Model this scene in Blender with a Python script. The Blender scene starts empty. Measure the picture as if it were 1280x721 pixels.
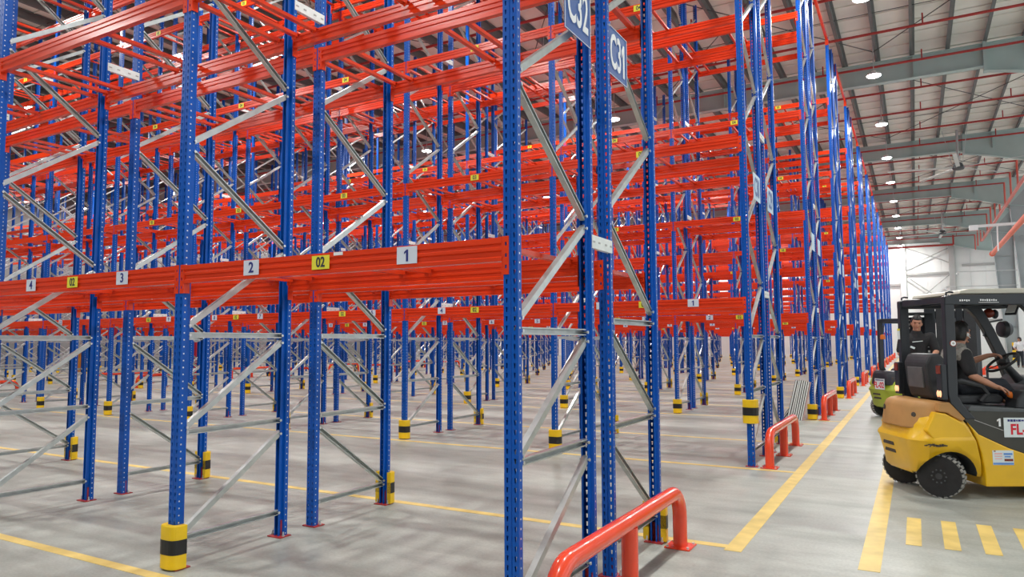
import bpy, bmesh, math, random
from mathutils import Vector, Matrix, Euler

S = bpy.context.scene
COL = S.collection
random.seed(7)
PI = math.pi

# ------------------------------------------------------------------ camera
F_PX, PITCH, ROLL, YAW = 885.68, 0.0751, -0.0043, 0.516
CAM = Vector((1.8756, 0.0, 1.6))
fwd = Vector((-math.sin(YAW) * math.cos(PITCH), math.cos(YAW) * math.cos(PITCH), math.sin(PITCH)))
rgt = Vector((math.cos(YAW), math.sin(YAW), 0))
upv = rgt.cross(fwd)
r2 = math.cos(ROLL) * rgt + math.sin(ROLL) * upv
u2 = -math.sin(ROLL) * rgt + math.cos(ROLL) * upv
cd = bpy.data.cameras.new('camera')
cd.sensor_width = 36.0
cd.lens = F_PX / 1280 * 36.0
cd.clip_end = 300
cd.clip_start = 0.05
cam = bpy.data.objects.new('camera', cd)
COL.objects.link(cam)
M = Matrix((r2, u2, -fwd)).transposed().to_4x4()
M.translation = CAM
cam.matrix_world = M
S.camera = cam

# ------------------------------------------------------------------ world, exposure
S.view_settings.view_transform = 'Standard'
S.view_settings.look = 'None'
S.view_settings.exposure = 0.12
S.view_settings.gamma = 1.0
S.cycles.use_denoising = True
S.cycles.max_bounces = 6
S.cycles.diffuse_bounces = 4
S.cycles.glossy_bounces = 3
S.cycles.sample_clamp_indirect = 6.0
w = bpy.data.worlds.new('world')
S.world = w
w.use_nodes = True
w.node_tree.nodes['Background'].inputs[0].default_value = (0.93, 0.97, 1.0, 1)
w.node_tree.nodes['Background'].inputs[1].default_value = 1.5
LAMP_W = 285.0      # each high bay lamp


# ------------------------------------------------------------------ materials
def mat(name, col, rough=0.5, metal=0.0, noise=0.0, nscale=8.0, bump=0.0, emit=None, estr=0.0, coat=0.0, stretch=(1, 1, 1), spec=0.5):
    m = bpy.data.materials.new(name)
    m.use_nodes = True
    nt = m.node_tree
    b = nt.nodes['Principled BSDF']
    b.inputs['Base Color'].default_value = (*col, 1)
    b.inputs['Roughness'].default_value = rough
    b.inputs['Metallic'].default_value = metal
    b.inputs['Coat Weight'].default_value = coat
    b.inputs['Specular IOR Level'].default_value = spec
    if emit:
        b.inputs['Emission Color'].default_value = (*emit, 1)
        b.inputs['Emission Strength'].default_value = estr
    if noise or bump:
        tc = nt.nodes.new('ShaderNodeTexCoord')
        mp = nt.nodes.new('ShaderNodeMapping')
        mp.inputs['Scale'].default_value = stretch
        nt.links.new(tc.outputs['Object'], mp.inputs['Vector'])
        n = nt.nodes.new('ShaderNodeTexNoise')
        n.inputs['Scale'].default_value = nscale
        n.inputs['Detail'].default_value = 4
        nt.links.new(mp.outputs['Vector'], n.inputs['Vector'])
        if noise:
            mr = nt.nodes.new('ShaderNodeMapRange')
            mr.inputs['From Min'].default_value = 0.3
            mr.inputs['From Max'].default_value = 0.7
            mr.inputs['To Min'].default_value = 1 - noise
            mr.inputs['To Max'].default_value = 1 + noise
            nt.links.new(n.outputs['Fac'], mr.inputs['Value'])
            mx = nt.nodes.new('ShaderNodeVectorMath')
            mx.operation = 'SCALE'
            mx.inputs[0].default_value = col
            nt.links.new(mr.outputs['Result'], mx.inputs['Scale'])
            nt.links.new(mx.outputs['Vector'], b.inputs['Base Color'])
        if bump:
            bp = nt.nodes.new('ShaderNodeBump')
            bp.inputs['Strength'].default_value = bump
            bp.inputs['Distance'].default_value = 0.01
            nt.links.new(n.outputs['Fac'], bp.inputs['Height'])
            nt.links.new(bp.outputs['Normal'], b.inputs['Normal'])
    return m


def floor_mat():
    m = bpy.data.materials.new('polished_concrete')
    m.use_nodes = True
    nt = m.node_tree
    b = nt.nodes['Principled BSDF']
    tc = nt.nodes.new('ShaderNodeTexCoord')

    def noise(scale, stretch, detail, lo, hi, a, c, rot=0.0):
        mp = nt.nodes.new('ShaderNodeMapping')
        mp.inputs['Scale'].default_value = stretch
        mp.inputs['Rotation'].default_value = (0, 0, rot)
        nt.links.new(tc.outputs['Object'], mp.inputs['Vector'])
        n = nt.nodes.new('ShaderNodeTexNoise')
        n.inputs['Scale'].default_value = scale
        n.inputs['Detail'].default_value = detail
        n.inputs['Distortion'].default_value = 0.4
        nt.links.new(mp.outputs['Vector'], n.inputs['Vector'])
        mr = nt.nodes.new('ShaderNodeMapRange')
        mr.inputs['From Min'].default_value = lo
        mr.inputs['From Max'].default_value = hi
        mr.inputs['To Min'].default_value = a
        mr.inputs['To Max'].default_value = c
        nt.links.new(n.outputs['Fac'], mr.inputs['Value'])
        return mr

    def mul(x, y):
        q = nt.nodes.new('ShaderNodeMath')
        q.operation = 'MULTIPLY'
        nt.links.new(x.outputs[0], q.inputs[0])
        nt.links.new(y.outputs[0], q.inputs[1])
        return q
    a = noise(0.8, (0.6, 1.2, 1), 5, 0.35, 0.7, 1.07, 0.84, 0.12)
    c = noise(3.2, (0.55, 1.3, 1), 7, 0.36, 0.72, 1.05, 0.84, -0.15)
    d = noise(45, (1, 1, 1), 4, 0.3, 0.7, 0.90, 1.10)
    e = noise(2.0, (0.30, 2.2, 1), 7, 0.46, 0.70, 1.03, 0.86, 0.35)
    t = mul(mul(mul(a, c), d), e)
    sc = nt.nodes.new('ShaderNodeVectorMath')
    sc.operation = 'SCALE'
    sc.inputs[0].default_value = (0.385, 0.405, 0.365)
    nt.links.new(t.outputs[0], sc.inputs['Scale'])
    nt.links.new(sc.outputs['Vector'], b.inputs['Base Color'])
    r = noise(1.3, (0.5, 1.4, 1), 4, 0.3, 0.7, 0.34, 0.55)
    nt.links.new(r.outputs[0], b.inputs['Roughness'])
    return m


def line_mat():
    m = mat('floor_paint_yellow', (0.72, 0.53, 0.16), 0.5, noise=0.14, nscale=5)
    return m


BLUE = mat('blue_paint', (0.0, 0.086, 0.44), 0.33, noise=0.06, nscale=14, spec=0.35)
RED = mat('orange_red_paint', (0.74, 0.046, 0.009), 0.23, noise=0.10, nscale=3, stretch=(0.4, 3, 3), spec=0.5, bump=0.25)
RAILRED = mat('rail_red_paint', (0.86, 0.065, 0.018), 0.25, noise=0.04, nscale=6, coat=0.5)
PLATERED = mat('foot_plate_red', (0.42, 0.03, 0.03), 0.5, noise=0.2, nscale=20)
GALV = mat('galvanised_steel', (0.54, 0.575, 0.565), 0.33, metal=0.75, noise=0.12, nscale=12)
GALVW = mat('pale_galvanised_plate', (0.78, 0.82, 0.80), 0.45, metal=0.15, noise=0.05, nscale=12)
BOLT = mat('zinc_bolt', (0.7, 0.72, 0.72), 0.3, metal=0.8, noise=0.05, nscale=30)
GYEL = mat('guard_yellow', (0.86, 0.56, 0.008), 0.4, noise=0.12, nscale=7)
GBLK = mat('guard_black', (0.012, 0.012, 0.013), 0.45, noise=0.2, nscale=9)
WHITE = mat('label_white', (0.66, 0.70, 0.80), 0.5, noise=0.03, nscale=9)
LYEL = mat('label_yellow', (0.80, 0.72, 0.05), 0.5, noise=0.03, nscale=9)
INKB = mat('ink_dark_blue', (0.015, 0.025, 0.20), 0.6, noise=0.02)
INKK = mat('ink_black', (0.02, 0.03, 0.05), 0.6, noise=0.02)
SIGNB = mat('sign_blue', (0.028, 0.10, 0.34), 0.4, noise=0.04, nscale=4)
SIGNW = mat('sign_lettering_white', (0.85, 0.87, 0.88), 0.5, noise=0.02)
SIGN_GLARE = mat('sign_blue_painted_glare', (0.55, 0.72, 0.86), 0.35, noise=0.05, nscale=4)  # blue plate with the glare painted into its colour
STKP0 = mat('pinkish_edge', (0.52, 0.36, 0.34), 0.6, noise=0.08, nscale=6)
FLOOR = floor_mat()
LINE = line_mat()
ROOF = mat('roof_sheet', (0.88, 0.87, 0.80), 0.5, noise=0.10, nscale=0.6, metal=0.0)
PURL = mat('purlin_steel', (0.15, 0.16, 0.16), 0.55, noise=0.1, nscale=3)
RAFT = mat('rafter_paint', (0.42, 0.54, 0.52), 0.5, noise=0.05, nscale=1.5)
COLM = mat('column_paint', (0.34, 0.38, 0.39), 0.5, noise=0.05, nscale=1.5)
PIPE = mat('sprinkler_pipe_red', (0.42, 0.035, 0.03), 0.4, noise=0.08, nscale=4)
PIPE2 = mat('main_pipe_red', (0.72, 0.14, 0.10), 0.35, noise=0.05, nscale=3)
PIPEO = mat('pipe_orange', (0.85, 0.14, 0.05), 0.4, noise=0.05, nscale=3)
WALLW = mat('wall_panel_white', (0.86, 0.88, 0.86), 0.55, noise=0.03, nscale=0.7)
WALLG = mat('wall_panel_grey', (0.24, 0.24, 0.24), 0.6, noise=0.04, nscale=0.7)
WSTEEL = mat('wall_steel_grey', (0.42, 0.42, 0.41), 0.55, noise=0.06, nscale=2)
LAMPB = mat('lamp_housing', (0.75, 0.78, 0.78), 0.4, metal=0.3, noise=0.03)
LENS = mat('lamp_lens', (1, 1, 1), 0.4, emit=(1.0, 0.99, 0.97), estr=30, noise=0.01)
ROD = mat('thin_steel_rod', (0.55, 0.57, 0.57), 0.4, metal=0.5, noise=0.04)
DROD = mat('dark_rod', (0.08, 0.085, 0.09), 0.5, noise=0.1)
FANM = mat('fan_blade', (0.62, 0.64, 0.62), 0.4, noise=0.04)


# ------------------------------------------------------------------ mesh helpers
class MB:
    def __init__(self):
        self.v, self.f, self.mi, self.sm = [], [], [], []

    def add(self, vs, fs, mi=0, smooth=False):
        n = len(self.v)
        self.v += [tuple(x) for x in vs]
        self.f += [tuple(i + n for i in q) for q in fs]
        self.mi += [mi] * len(fs)
        self.sm += [smooth] * len(fs)
        return self

    def box(self, c, s, rot=None, mi=0):
        x, y, z = s[0] / 2, s[1] / 2, s[2] / 2
        vs = [Vector(p) for p in ((-x, -y, -z), (x, -y, -z), (x, y, -z), (-x, y, -z), (-x, -y, z), (x, -y, z), (x, y, z), (-x, y, z))]
        if rot is not None:
            R = rot if isinstance(rot, Matrix) else Euler(rot).to_matrix()
            vs = [R @ q for q in vs]
        c = Vector(c)
        return self.add([q + c for q in vs], [(0, 3, 2, 1), (4, 5, 6, 7), (0, 1, 5, 4), (1, 2, 6, 5), (2, 3, 7, 6), (3, 0, 4, 7)], mi)

    def bar(self, a, b, wd, ht, mi=0, up=(0, 0, 1)):
        a, b = Vector(a), Vector(b)
        d = (b - a)
        L = d.length
        d.normalize()
        u = Vector(up)
        if abs(d.dot(u)) > 0.98:
            u = Vector((1, 0, 0))
        s = d.cross(u).normalized()
        u = s.cross(d)
        R = Matrix((d, s, u)).transposed()
        return self.box((a + b) / 2, (L, wd, ht), R, mi)

    def prism(self, prof, axis, lo, hi, mi=0, smooth=False):
        # prof: 2-D outline; axis the extrusion axis
        def put(p, t):
            if axis == 'y':
                return (p[0], t, p[1])
            if axis == 'x':
                return (t, p[0], p[1])
            return (p[0], p[1], t)
        n = len(prof)
        vs = [put(p, lo) for p in prof] + [put(p, hi) for p in prof]
        fs = [tuple(range(n)), tuple(range(2 * n - 1, n - 1, -1))]
        self.add(vs, fs, mi, False)
        fs2 = [(i, i + n, (i + 1) % n + n, (i + 1) % n) for i in range(n)]
        n0 = len(self.v) - 2 * n
        self.f += [tuple(i + n0 for i in q) for q in fs2]
        self.mi += [mi] * n
        self.sm += [smooth] * n
        return self

    def loft(self, rings, mi=0, smooth=True, caps=True, closed=True):
        n = len(rings[0])
        vs = [p for r in rings for p in r]
        fs = []
        for k in range(len(rings) - 1):
            for i in range(n if closed else n - 1):
                j = (i + 1) % n
                fs.append((k * n + i, k * n + j, (k + 1) * n + j, (k + 1) * n + i))
        self.add(vs, fs, mi, smooth)
        if caps:
            b = len(self.v) - len(vs)
            self.f += [tuple(b + i for i in range(n - 1, -1, -1)), tuple(b + (len(rings) - 1) * n + i for i in range(n))]
            self.mi += [mi, mi]
            self.sm += [False, False]
        return self

    def tube(self, pts, r, n=10, mi=0, smooth=True):
        pts = [Vector(p) for p in pts]
        rr = r if isinstance(r, (list, tuple)) else [r] * len(pts)
        rings = []
        ref = None
        for k, p in enumerate(pts):
            t = (pts[min(k + 1, len(pts) - 1)] - pts[max(k - 1, 0)]).normalized()
            if ref is None:
                ref = Vector((0, 0, 1)) if abs(t.z) < 0.9 else Vector((1, 0, 0))
            s = t.cross(ref).normalized()
            u = s.cross(t).normalized()
            ref = u
            rings.append([p + rr[k] * (math.cos(2 * PI * i / n) * s + math.sin(2 * PI * i / n) * u) for i in range(n)])
        return self.loft(rings, mi, smooth)

    def cyl(self, c, r, h, axis='z', n=16, mi=0, r2=None):
        a = {'z': Vector((0, 0, 1)), 'x': Vector((1, 0, 0)), 'y': Vector((0, 1, 0))}[axis]
        c = Vector(c)
        return self.tube([c - a * h / 2, c + a * h / 2], [r, r if r2 is None else r2], n, mi)

    def lathe(self, prof, n=24, mi=0, c=(0, 0, 0), axis='z', smooth=True):
        rings = []
        for r, z in prof:
            ring = []
            for i in range(n):
                t = 2 * PI * i / n
                p = (r * math.cos(t), r * math.sin(t), z)
                if axis == 'y':
                    p = (p[0], p[2], p[1])
                if axis == 'x':
                    p = (p[2], p[0], p[1])
                ring.append((p[0] + c[0], p[1] + c[1], p[2] + c[2]))
            rings.append(ring)
        return self.loft(rings, mi, smooth)

    def ell(self, c, r, nu=14, nv=10, mi=0, rot=None):
        vs, fs = [], []
        R = Euler(rot).to_matrix() if rot else Matrix.Identity(3)
        c = Vector(c)
        for j in range(nv + 1):
            ph = PI * j / nv
            for i in range(nu):
                th = 2 * PI * i / nu
                vs.append(c + R @ Vector((r[0] * math.sin(ph) * math.cos(th), r[1] * math.sin(ph) * math.sin(th), r[2] * math.cos(ph))))
        for j in range(nv):
            for i in range(nu):
                fs.append((j * nu + i, (j + 1) * nu + i, (j + 1) * nu + (i + 1) % nu, j * nu + (i + 1) % nu))
        return self.add(vs, fs, mi, True)

    def mesh(self, name, mats, solid=0.0, bevel=0.0, recalc=True):
        me = bpy.data.meshes.new(name)
        me.from_pydata(self.v, [], self.f)
        me.polygons.foreach_set('material_index', self.mi)
        me.polygons.foreach_set('use_smooth', self.sm)
        for m in (mats if isinstance(mats, (list, tuple)) else [mats]):
            me.materials.append(m)
        if recalc or bevel:
            bm = bmesh.new()
            bm.from_mesh(me)
            bmesh.ops.remove_doubles(bm, verts=bm.verts, dist=1e-5)
            bmesh.ops.dissolve_degenerate(bm, dist=1e-6, edges=bm.edges)
            bmesh.ops.recalc_face_normals(bm, faces=bm.faces)
            if bevel:
                es = [e for e in bm.edges if len(e.link_faces) == 2 and e.calc_face_angle(0) > 0.5]
                bmesh.ops.bevel(bm, geom=es, offset=bevel, segments=2, affect='EDGES', profile=0.5, clamp_overlap=True)
            bm.to_mesh(me)
            bm.free()
        if any(self.sm):
            me.set_sharp_from_angle(angle=0.65)
        return me


def obj(name, me, parent=None, loc=None, rot=None, scale=None):
    o = bpy.data.objects.new(name, me)
    COL.objects.link(o)
    if parent is not None:
        o.parent = parent
    if loc is not None:
        o.location = loc
    if rot is not None:
        o.rotation_euler = rot
    if scale is not None:
        o.scale = scale
    return o


def tag(o, label, cat, group=None, kind=None):
    o['label'] = label
    o['category'] = cat
    if group:
        o['group'] = group
    if kind:
        o['kind'] = kind
    return o


def empty(name, loc, rz=0.0):
    o = bpy.data.objects.new(name, None)
    COL.objects.link(o)
    o.location = loc
    o.rotation_euler = (0, 0, rz)
    o.empty_display_size = 0.1
    return o


def evaluated(o):
    dg = bpy.context.evaluated_depsgraph_get()
    me = bpy.data.meshes.new_from_object(o.evaluated_get(dg))
    return me


def cut(me, cutter):
    """boolean difference of two meshes -> mesh"""
    a = bpy.data.objects.new('tmp_a', me)
    b = bpy.data.objects.new('tmp_b', cutter)
    COL.objects.link(a)
    COL.objects.link(b)
    md = a.modifiers.new('b', 'BOOLEAN')
    md.operation = 'DIFFERENCE'
    md.solver = 'EXACT'
    md.object = b
    md.material_mode = 'TRANSFER'
    r = evaluated(a)
    bpy.data.objects.remove(a)
    bpy.data.objects.remove(b)
    return r


TXT = {}


def text_mesh(s, size, m, bold=0.0, xs=1.0):
    k = (s, size, m.name, bold, xs)
    if k not in TXT:
        if s.endswith('1'):
            # a figure one with a flag, drawn beside whatever stands before it
            h = size * 0.70
            t = h * (0.20 + bold * 8)
            one = [(0, -h / 2), (t, -h / 2), (t, h / 2), (t * 0.25, h / 2), (-h * 0.20, h * 0.30), (-h * 0.20, h * 0.30 - t * 0.85), (0, h * 0.5 - t * 0.95)]
            if len(s) == 1:
                b = MB()
                b.prism([((p[0] - t / 3) * xs, p[1]) for p in one], 'z', -0.0008, 0.0008)
                TXT[k] = b.mesh('lettering', m)
                return TXT[k]
            first = text_mesh(s[:-1], size, m, bold, xs)
            xmax = max(v.co.x for v in first.vertices)
            b = MB()
            b.prism([((p[0] + h * 0.34) * xs * 0.95 + xmax, p[1]) for p in one], 'z', -0.0008, 0.0008)
            bm = bmesh.new()
            bm.from_mesh(first)
            bm.from_mesh(b.mesh('one', m))
            me = bpy.data.meshes.new('lettering')
            bm.to_mesh(me)
            bm.free()
            c0 = (min(v.co.x for v in me.vertices) + max(v.co.x for v in me.vertices)) / 2
            for v in me.vertices:
                v.co.x -= c0
            me.materials.append(m)
            TXT[k] = me
            return me
        c = bpy.data.curves.new('lettering', 'FONT')
        c.body = s
        c.size = size
        c.align_x = 'CENTER'
        c.align_y = 'CENTER'
        c.extrude = 0.0008
        c.offset = bold
        c.resolution_u = 3
        o = bpy.data.objects.new('tmp_t', c)
        COL.objects.link(o)
        me = evaluated(o)
        bpy.data.objects.remove(o)
        for v in me.vertices:
            v.co.x *= xs
        me.materials.clear()
        me.materials.append(m)
        TXT[k] = me
    return TXT[k]


def project(p):
    d = Vector(p) - CAM
    z = d.dot(fwd)
    if z < 0.15:
        return None
    return 640 + F_PX * d.dot(r2) / z, 360.5 - F_PX * d.dot(u2) / z, z


def seen_size(pts):
    q = [project(p) for p in pts]
    q = [t for t in q if t]
    if len(q) < 2:
        return 0.0
    x0, x1 = min(t[0] for t in q), max(t[0] for t in q)
    y0, y1 = min(t[1] for t in q), max(t[1] for t in q)
    x0, x1, y0, y1 = max(x0, -30), min(x1, 1310), max(y0, -25), min(y1, 745)
    if x1 <= x0 or y1 <= y0:
        return 0.0
    return math.hypot(x1 - x0, y1 - y0) + 4 * 885 / max(0.3, sum(t[2] for t in q) / len(q)) * 0.1


ORD = ['first', 'second', 'third', 'fourth', 'fifth', 'sixth', 'seventh', 'eighth', 'ninth', 'tenth', 'eleventh', 'twelfth', 'thirteenth',
       'fourteenth', 'fifteenth', 'sixteenth', 'seventeenth']

# ------------------------------------------------------------------ rack grid
L = 2.7872
Y0, D, G, P = 3.3308, 0.9549, 0.3768, 6.1701
NROW, NBAY = 12, 8
X2 = -25.4          # aisle end of the second block, beyond the cross aisle
NBAY2 = 7
TOP = 10.37
LEVELS = [2.165, 4.29, 6.425, 8.555]     # top of beams
WEB, FL, JOG, BK = 0.087, 0.038, 0.020, 0.037
DEP = FL + BK
Y_BACK, X_LEFT, X_RIGHT = 77.3, -47.5, 11.5


def row_y(r, part):
    return Y0 + r * P + {'an': 0, 'af': D, 'bn': D + G, 'bf': 2 * D + G}[part]


# ------------------------------------------------------------------ floor
fl = MB()
fl.box((-17.5, 32, -0.1), (62, 96, 0.2))
floor = obj('floor', fl.mesh('floor', FLOOR))
floor['kind'] = 'structure'


def floor_line(x0, y0, x1, y1):
    b = MB()
    b.box(((x0 + x1) / 2, (y0 + y1) / 2, 0.001), (abs(x1 - x0), abs(y1 - y0), 0.003))
    return obj('painted_line', b.mesh('painted_line', LINE), floor)


for r in range(NROW):
    ya, yb = row_y(r, 'an') - 0.18, row_y(r, 'bf') + 0.14
    for y in (ya, yb):
        floor_line(-22.6, y - 0.045, 0.53 if not (r == 0 and y == ya) else -2.55, y + 0.045)
        if r < 6:
            floor_line(X2 - NBAY2 * L, y - 0.045, X2 + 0.2, y + 0.045)
floor_line(0.53, row_y(0, 'bf') + 0.03, 0.66, 76.0)
floor_line(1.46, 5.62, 1.60, 30.0)
for k in range(9):
    x = 1.80 + 0.262 * k
    floor_line(x - 0.055, 6.48, x + 0.055, 7.46)

# ------------------------------------------------------------------ walls
def wall(name, m, boxes):
    b = MB()
    for c, s in boxes:
        b.box(c, s)
    o = obj(name, b.mesh(name, m))
    o['kind'] = 'structure'
    return o


wall_back = wall('wall_back', WALLW, [((-17, Y_BACK + 0.1, 6), (61.4, 0.2, 12))])
wall_front_unseen = wall('wall_front_unseen', WALLG, [((-17, -13, 6), (61.4, 0.2, 12))])  # unseen wall behind the camera, added to cut frontal fill
# unseen wall past the forklift aisle, door and clerestory gaps added to admit light
_b = [((13.6, 32, 6.4), (0.2, 90, 1.6)), ((13.6, 32, 11.0), (0.2, 90, 1.0))]
for _k in range(13):
    _b.append(((13.6, -10 + 7.2 * _k, 2.8), (0.2, 1.6, 5.6)))
    _b.append(((13.6, -10 + 7.2 * _k, 9.0), (0.2, 0.3, 4.0)))
wall_right_unseen = wall('wall_right_unseen', WALLW, _b)
wall_left = wall('wall_left', WALLG, [((X_LEFT - 0.1, 33, 6), (0.2, 89, 12))])
# insulated wall panels, upright seams
pm = MB()
pm.box((0, 0, 6.0), (1.13, 0.03, 12.0))
pmw = pm.mesh('wall_panel', WALLW, bevel=0.008)
for k in range(52):
    x = 12.9 - 1.15 * k
    obj('wall_panel', pmw, wall_back, (x, Y_BACK - 0.017, 0))
pmg = pm.mesh('wall_panel', WALLG, bevel=0.008)
for k in range(40):
    obj('wall_panel', pmg, wall_left, (X_LEFT + 0.015, 76.6 - 1.15 * k, 0), (0, 0, PI / 2))
# columns, girts and rod bracing on the end wall
for x, m in ((1.12, WALLW), (5.1, WSTEEL), (9.2, WSTEEL), (-6, WSTEEL), (-14, WSTEEL), (-22, WSTEEL), (-30, WSTEEL), (-38, WSTEEL)):
    b = MB()
    b.box((x, Y_BACK - 0.30, 5.7), (0.03, 0.42, 11.4))
    b.box((x, Y_BACK - 0.09, 5.7), (0.42, 0.03, 11.4))
    b.box((x, Y_BACK - 0.52, 5.7), (0.46, 0.03, 11.4))
    obj('wall_column', b.mesh('wall_column', m), wall_back)
for x0, x1, z in ((1.4, 4.85, 7.85), (5.9, 8.9, 8.48), (1.4, 4.85, 3.4), (5.4, 8.9, 3.4), (-5.8, 0.9, 6.9)):
    b = MB()
    b.box(((x0 + x1) / 2, Y_BACK - 0.12, z), (x1 - x0, 0.14, 0.2))
    obj('wall_girt', b.mesh('wall_girt', WSTEEL), wall_back)
for a, c in (((1.43, 10.36), (4.94, 8.77)), ((1.28, 8.45), (4.85, 10.13)), ((1.33, 7.7), (4.3, 5.2)), ((4.83, 7.6), (1.9, 5.0)),
             ((-38, 10.4), (-30, 6)), ((-38, 6), (-30, 10.4))):
    b = MB()
    b.tube([(a[0], Y_BACK - 0.3, a[1]), (c[0], Y_BACK - 0.3, c[1])], 0.045, 8)
    obj('wall_brace', b.mesh('wall_brace', WSTEEL), wall_back)

# ------------------------------------------------------------------ roof
RX0, RX1 = X_LEFT, 13.7
b = MB()
b.box(((RX0 + RX1) / 2, 33, 11.74), (RX1 - RX0, 90, 0.08))
ceiling = obj('ceiling', b.mesh('ceiling', ROOF))
ceiling['kind'] = 'structure'
b = MB()
W2 = RX1 - RX0
b.box((0, 0, 0), (W2, 0.97, 0.02))
for dy in (-0.485,):
    b.box((0, dy, -0.025), (W2, 0.035, 0.04))
sheet = b.mesh('roof_sheet', ROOF)
for k in range(90):
    obj('roof_sheet', sheet, ceiling, ((RX0 + RX1) / 2, -11.5 + k, 11.68))
raf_y = [3.35, 15.45, 27.55, 39.6, 51.6, 63.7, 75.8]
for y in raf_y:
    b = MB()
    prof_b = [(RX0, 10.6), (4.2, 10.6), (4.3, 10.44), (5.3, 10.24), (7.15, 9.70), (8.5, 9.5)]
    # web, top flange, lower flange that drops to the column
    b.prism(prof_b + [(8.5, 11.34), (RX0, 11.34)], 'y', y - 0.01, y + 0.01)
    b.box(((RX0 + 8.5) / 2, y, 11.35), (8.5 - RX0, 0.26, 0.025))
    for i in range(len(prof_b) - 1):
        (xa, za), (xb, zb) = prof_b[i], prof_b[i + 1]
        b.bar((xa, y, za), (xb, y, zb), 0.26, 0.03)
    for x in (4.25,):
        b.box((x, y, 10.92), (0.10, 0.30, 1.0))
    for x in (2.2, -1.0, 5.4, -4.2, -7.4, -10.6, -13.8):
        b.box((x, y, 10.97), (0.02, 0.25, 0.74))
    b.box((11.1, y, 10.95), (5.2, 0.26, 0.8))
    obj('rafter', b.mesh('rafter', RAFT), ceiling)
pur = MB()
pur.box((0, 33, 11.53), (0.02, 90, 0.24))
pur.box((0.035, 33, 11.64), (0.09, 90, 0.02))
pur.box((-0.035, 33, 11.415), (0.09, 90, 0.02))
purm = pur.mesh('purlin', PURL)
for k in range(55):
    x = 2.2 + 1.06 * (k - 8)
    x = 9.6 - 1.06 * k
    if x > RX0:
        obj('purlin', purm, ceiling, (x, 0, 0))
# roof bracing rods between rafters (thin, crossing)
for i in range(len(raf_y) - 1):
    ya, yb = raf_y[i], raf_y[i + 1]
    for q in (1, 2):
        b = MB()
        y = ya + (yb - ya) * q / 3
        b.tube([(-30, y, 11.5), (9, y, 11.5)], 0.012, 5)
        obj('roof_rod', b.mesh('roof_rod', DROD), ceiling)
    for k in range(6):
        xa, xb = 8.0 - 7.0 * k, 1.0 - 7.0 * k
        b = MB()
        b.tube([(xa, ya + 1, 11.39), (xb, yb - 1, 11.39)], 0.016, 5)
        obj('roof_rod', b.mesh('roof_rod', DROD), ceiling)
        b = MB()
        b.tube([(xa, yb - 1, 11.42), (xb, ya + 1, 11.42)], 0.016, 5)
        obj('roof_rod', b.mesh('roof_rod', DROD), ceiling)
# tapered columns on the side of the right aisle
for y in raf_y[2:6]:
    b = MB()
    x0b, x0t, x1 = 7.80, 7.15, 8.50
    b.prism([(x0b, 0), (x1, 0), (x1, 11.3), (x0t, 9.7)], 'y', y - 0.012, y + 0.012)
    b.bar((x0b, y, 0), (x0t, y, 9.7), 0.42, 0.03, up=(1, 0, 0))
    b.box((x1, y, 5.65), (0.03, 0.42, 11.3))
    for z in (2.6, 5.2, 7.8):
        b.box((8.1 - 0.03 * z, y, z), (0.72, 0.36, 0.02))
    obj('roof_column', b.mesh('roof_column', COLM), ceiling)

# ------------------------------------------------------------------ rack meshes
def upright_mesh():
    b = MB()
    pitch = 0.05
    n = int(TOP / pitch)
    hw = WEB / 2

    def strip(p0, p1, z, hole, bright_disc=False):
        # one cell of sheet from p0 to p1 (xy), z..z+pitch, with a hole outline in (t, z)
        def at(t, zz):
            return (p0[0] + (p1[0] - p0[0]) * t, p0[1] + (p1[1] - p0[1]) * t, zz)
        vs = [at(0, z), at(1, z), at(1, z + pitch), at(0, z + pitch)] + [at(t, z + q) for t, q in hole]
        b.add(vs, [(0, 1, 5, 4), (1, 2, 6, 5), (2, 3, 7, 6), (3, 0, 4, 7)])
        if bright_disc:
            b.add(vs[4:], [(0, 1, 2, 3)], 1)  # added pale disc makes the open hole show as a bright dot
    wslot = [(0.5 - 0.09, 0.010), (0.5 + 0.09, 0.010), (0.5 + 0.165, 0.037), (0.5 - 0.165, 0.037)]
    hole = [(0.37, 0.020), (0.63, 0.020), (0.63, 0.030), (0.37, 0.030)]
    y = -FL
    for k in range(n):
        z = k * pitch
        strip((-hw, y), (-0.004, y), z, [(1 - (1 - t) * 0.9 - 0.1 + 0.0, q) for t, q in wslot])
        strip((0.004, y), (hw, y), z, [(t, q) for t, q in wslot])
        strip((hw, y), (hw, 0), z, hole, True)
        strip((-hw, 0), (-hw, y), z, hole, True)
    zt = n * pitch
    # centre groove and plain rear part
    iw = hw - JOG

    def sheet(p0, p1):
        b.add([(*p0, 0), (*p1, 0), (*p1, zt), (*p0, zt)], [(0, 1, 2, 3)])
    sheet((-0.004, y), (0, y + 0.004))
    sheet((0, y + 0.004), (0.004, y))
    for s in (1, -1):
        pts = [(s * hw, 0), (s * iw, 0.004), (s * iw, BK), (s * (iw - 0.008), BK)]
        for i in range(3):
            if s > 0:
                sheet(pts[i], pts[i + 1])
            else:
                sheet(pts[i + 1], pts[i])
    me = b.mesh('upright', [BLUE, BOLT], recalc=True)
    o = bpy.data.objects.new('tmp', me)
    COL.objects.link(o)
    md = o.modifiers.new('s', 'SOLIDIFY')
    md.thickness = 0.0022
    md.offset = 0
    r = evaluated(o)
    bpy.data.objects.remove(o)
    return r


UP = upright_mesh()


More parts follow.
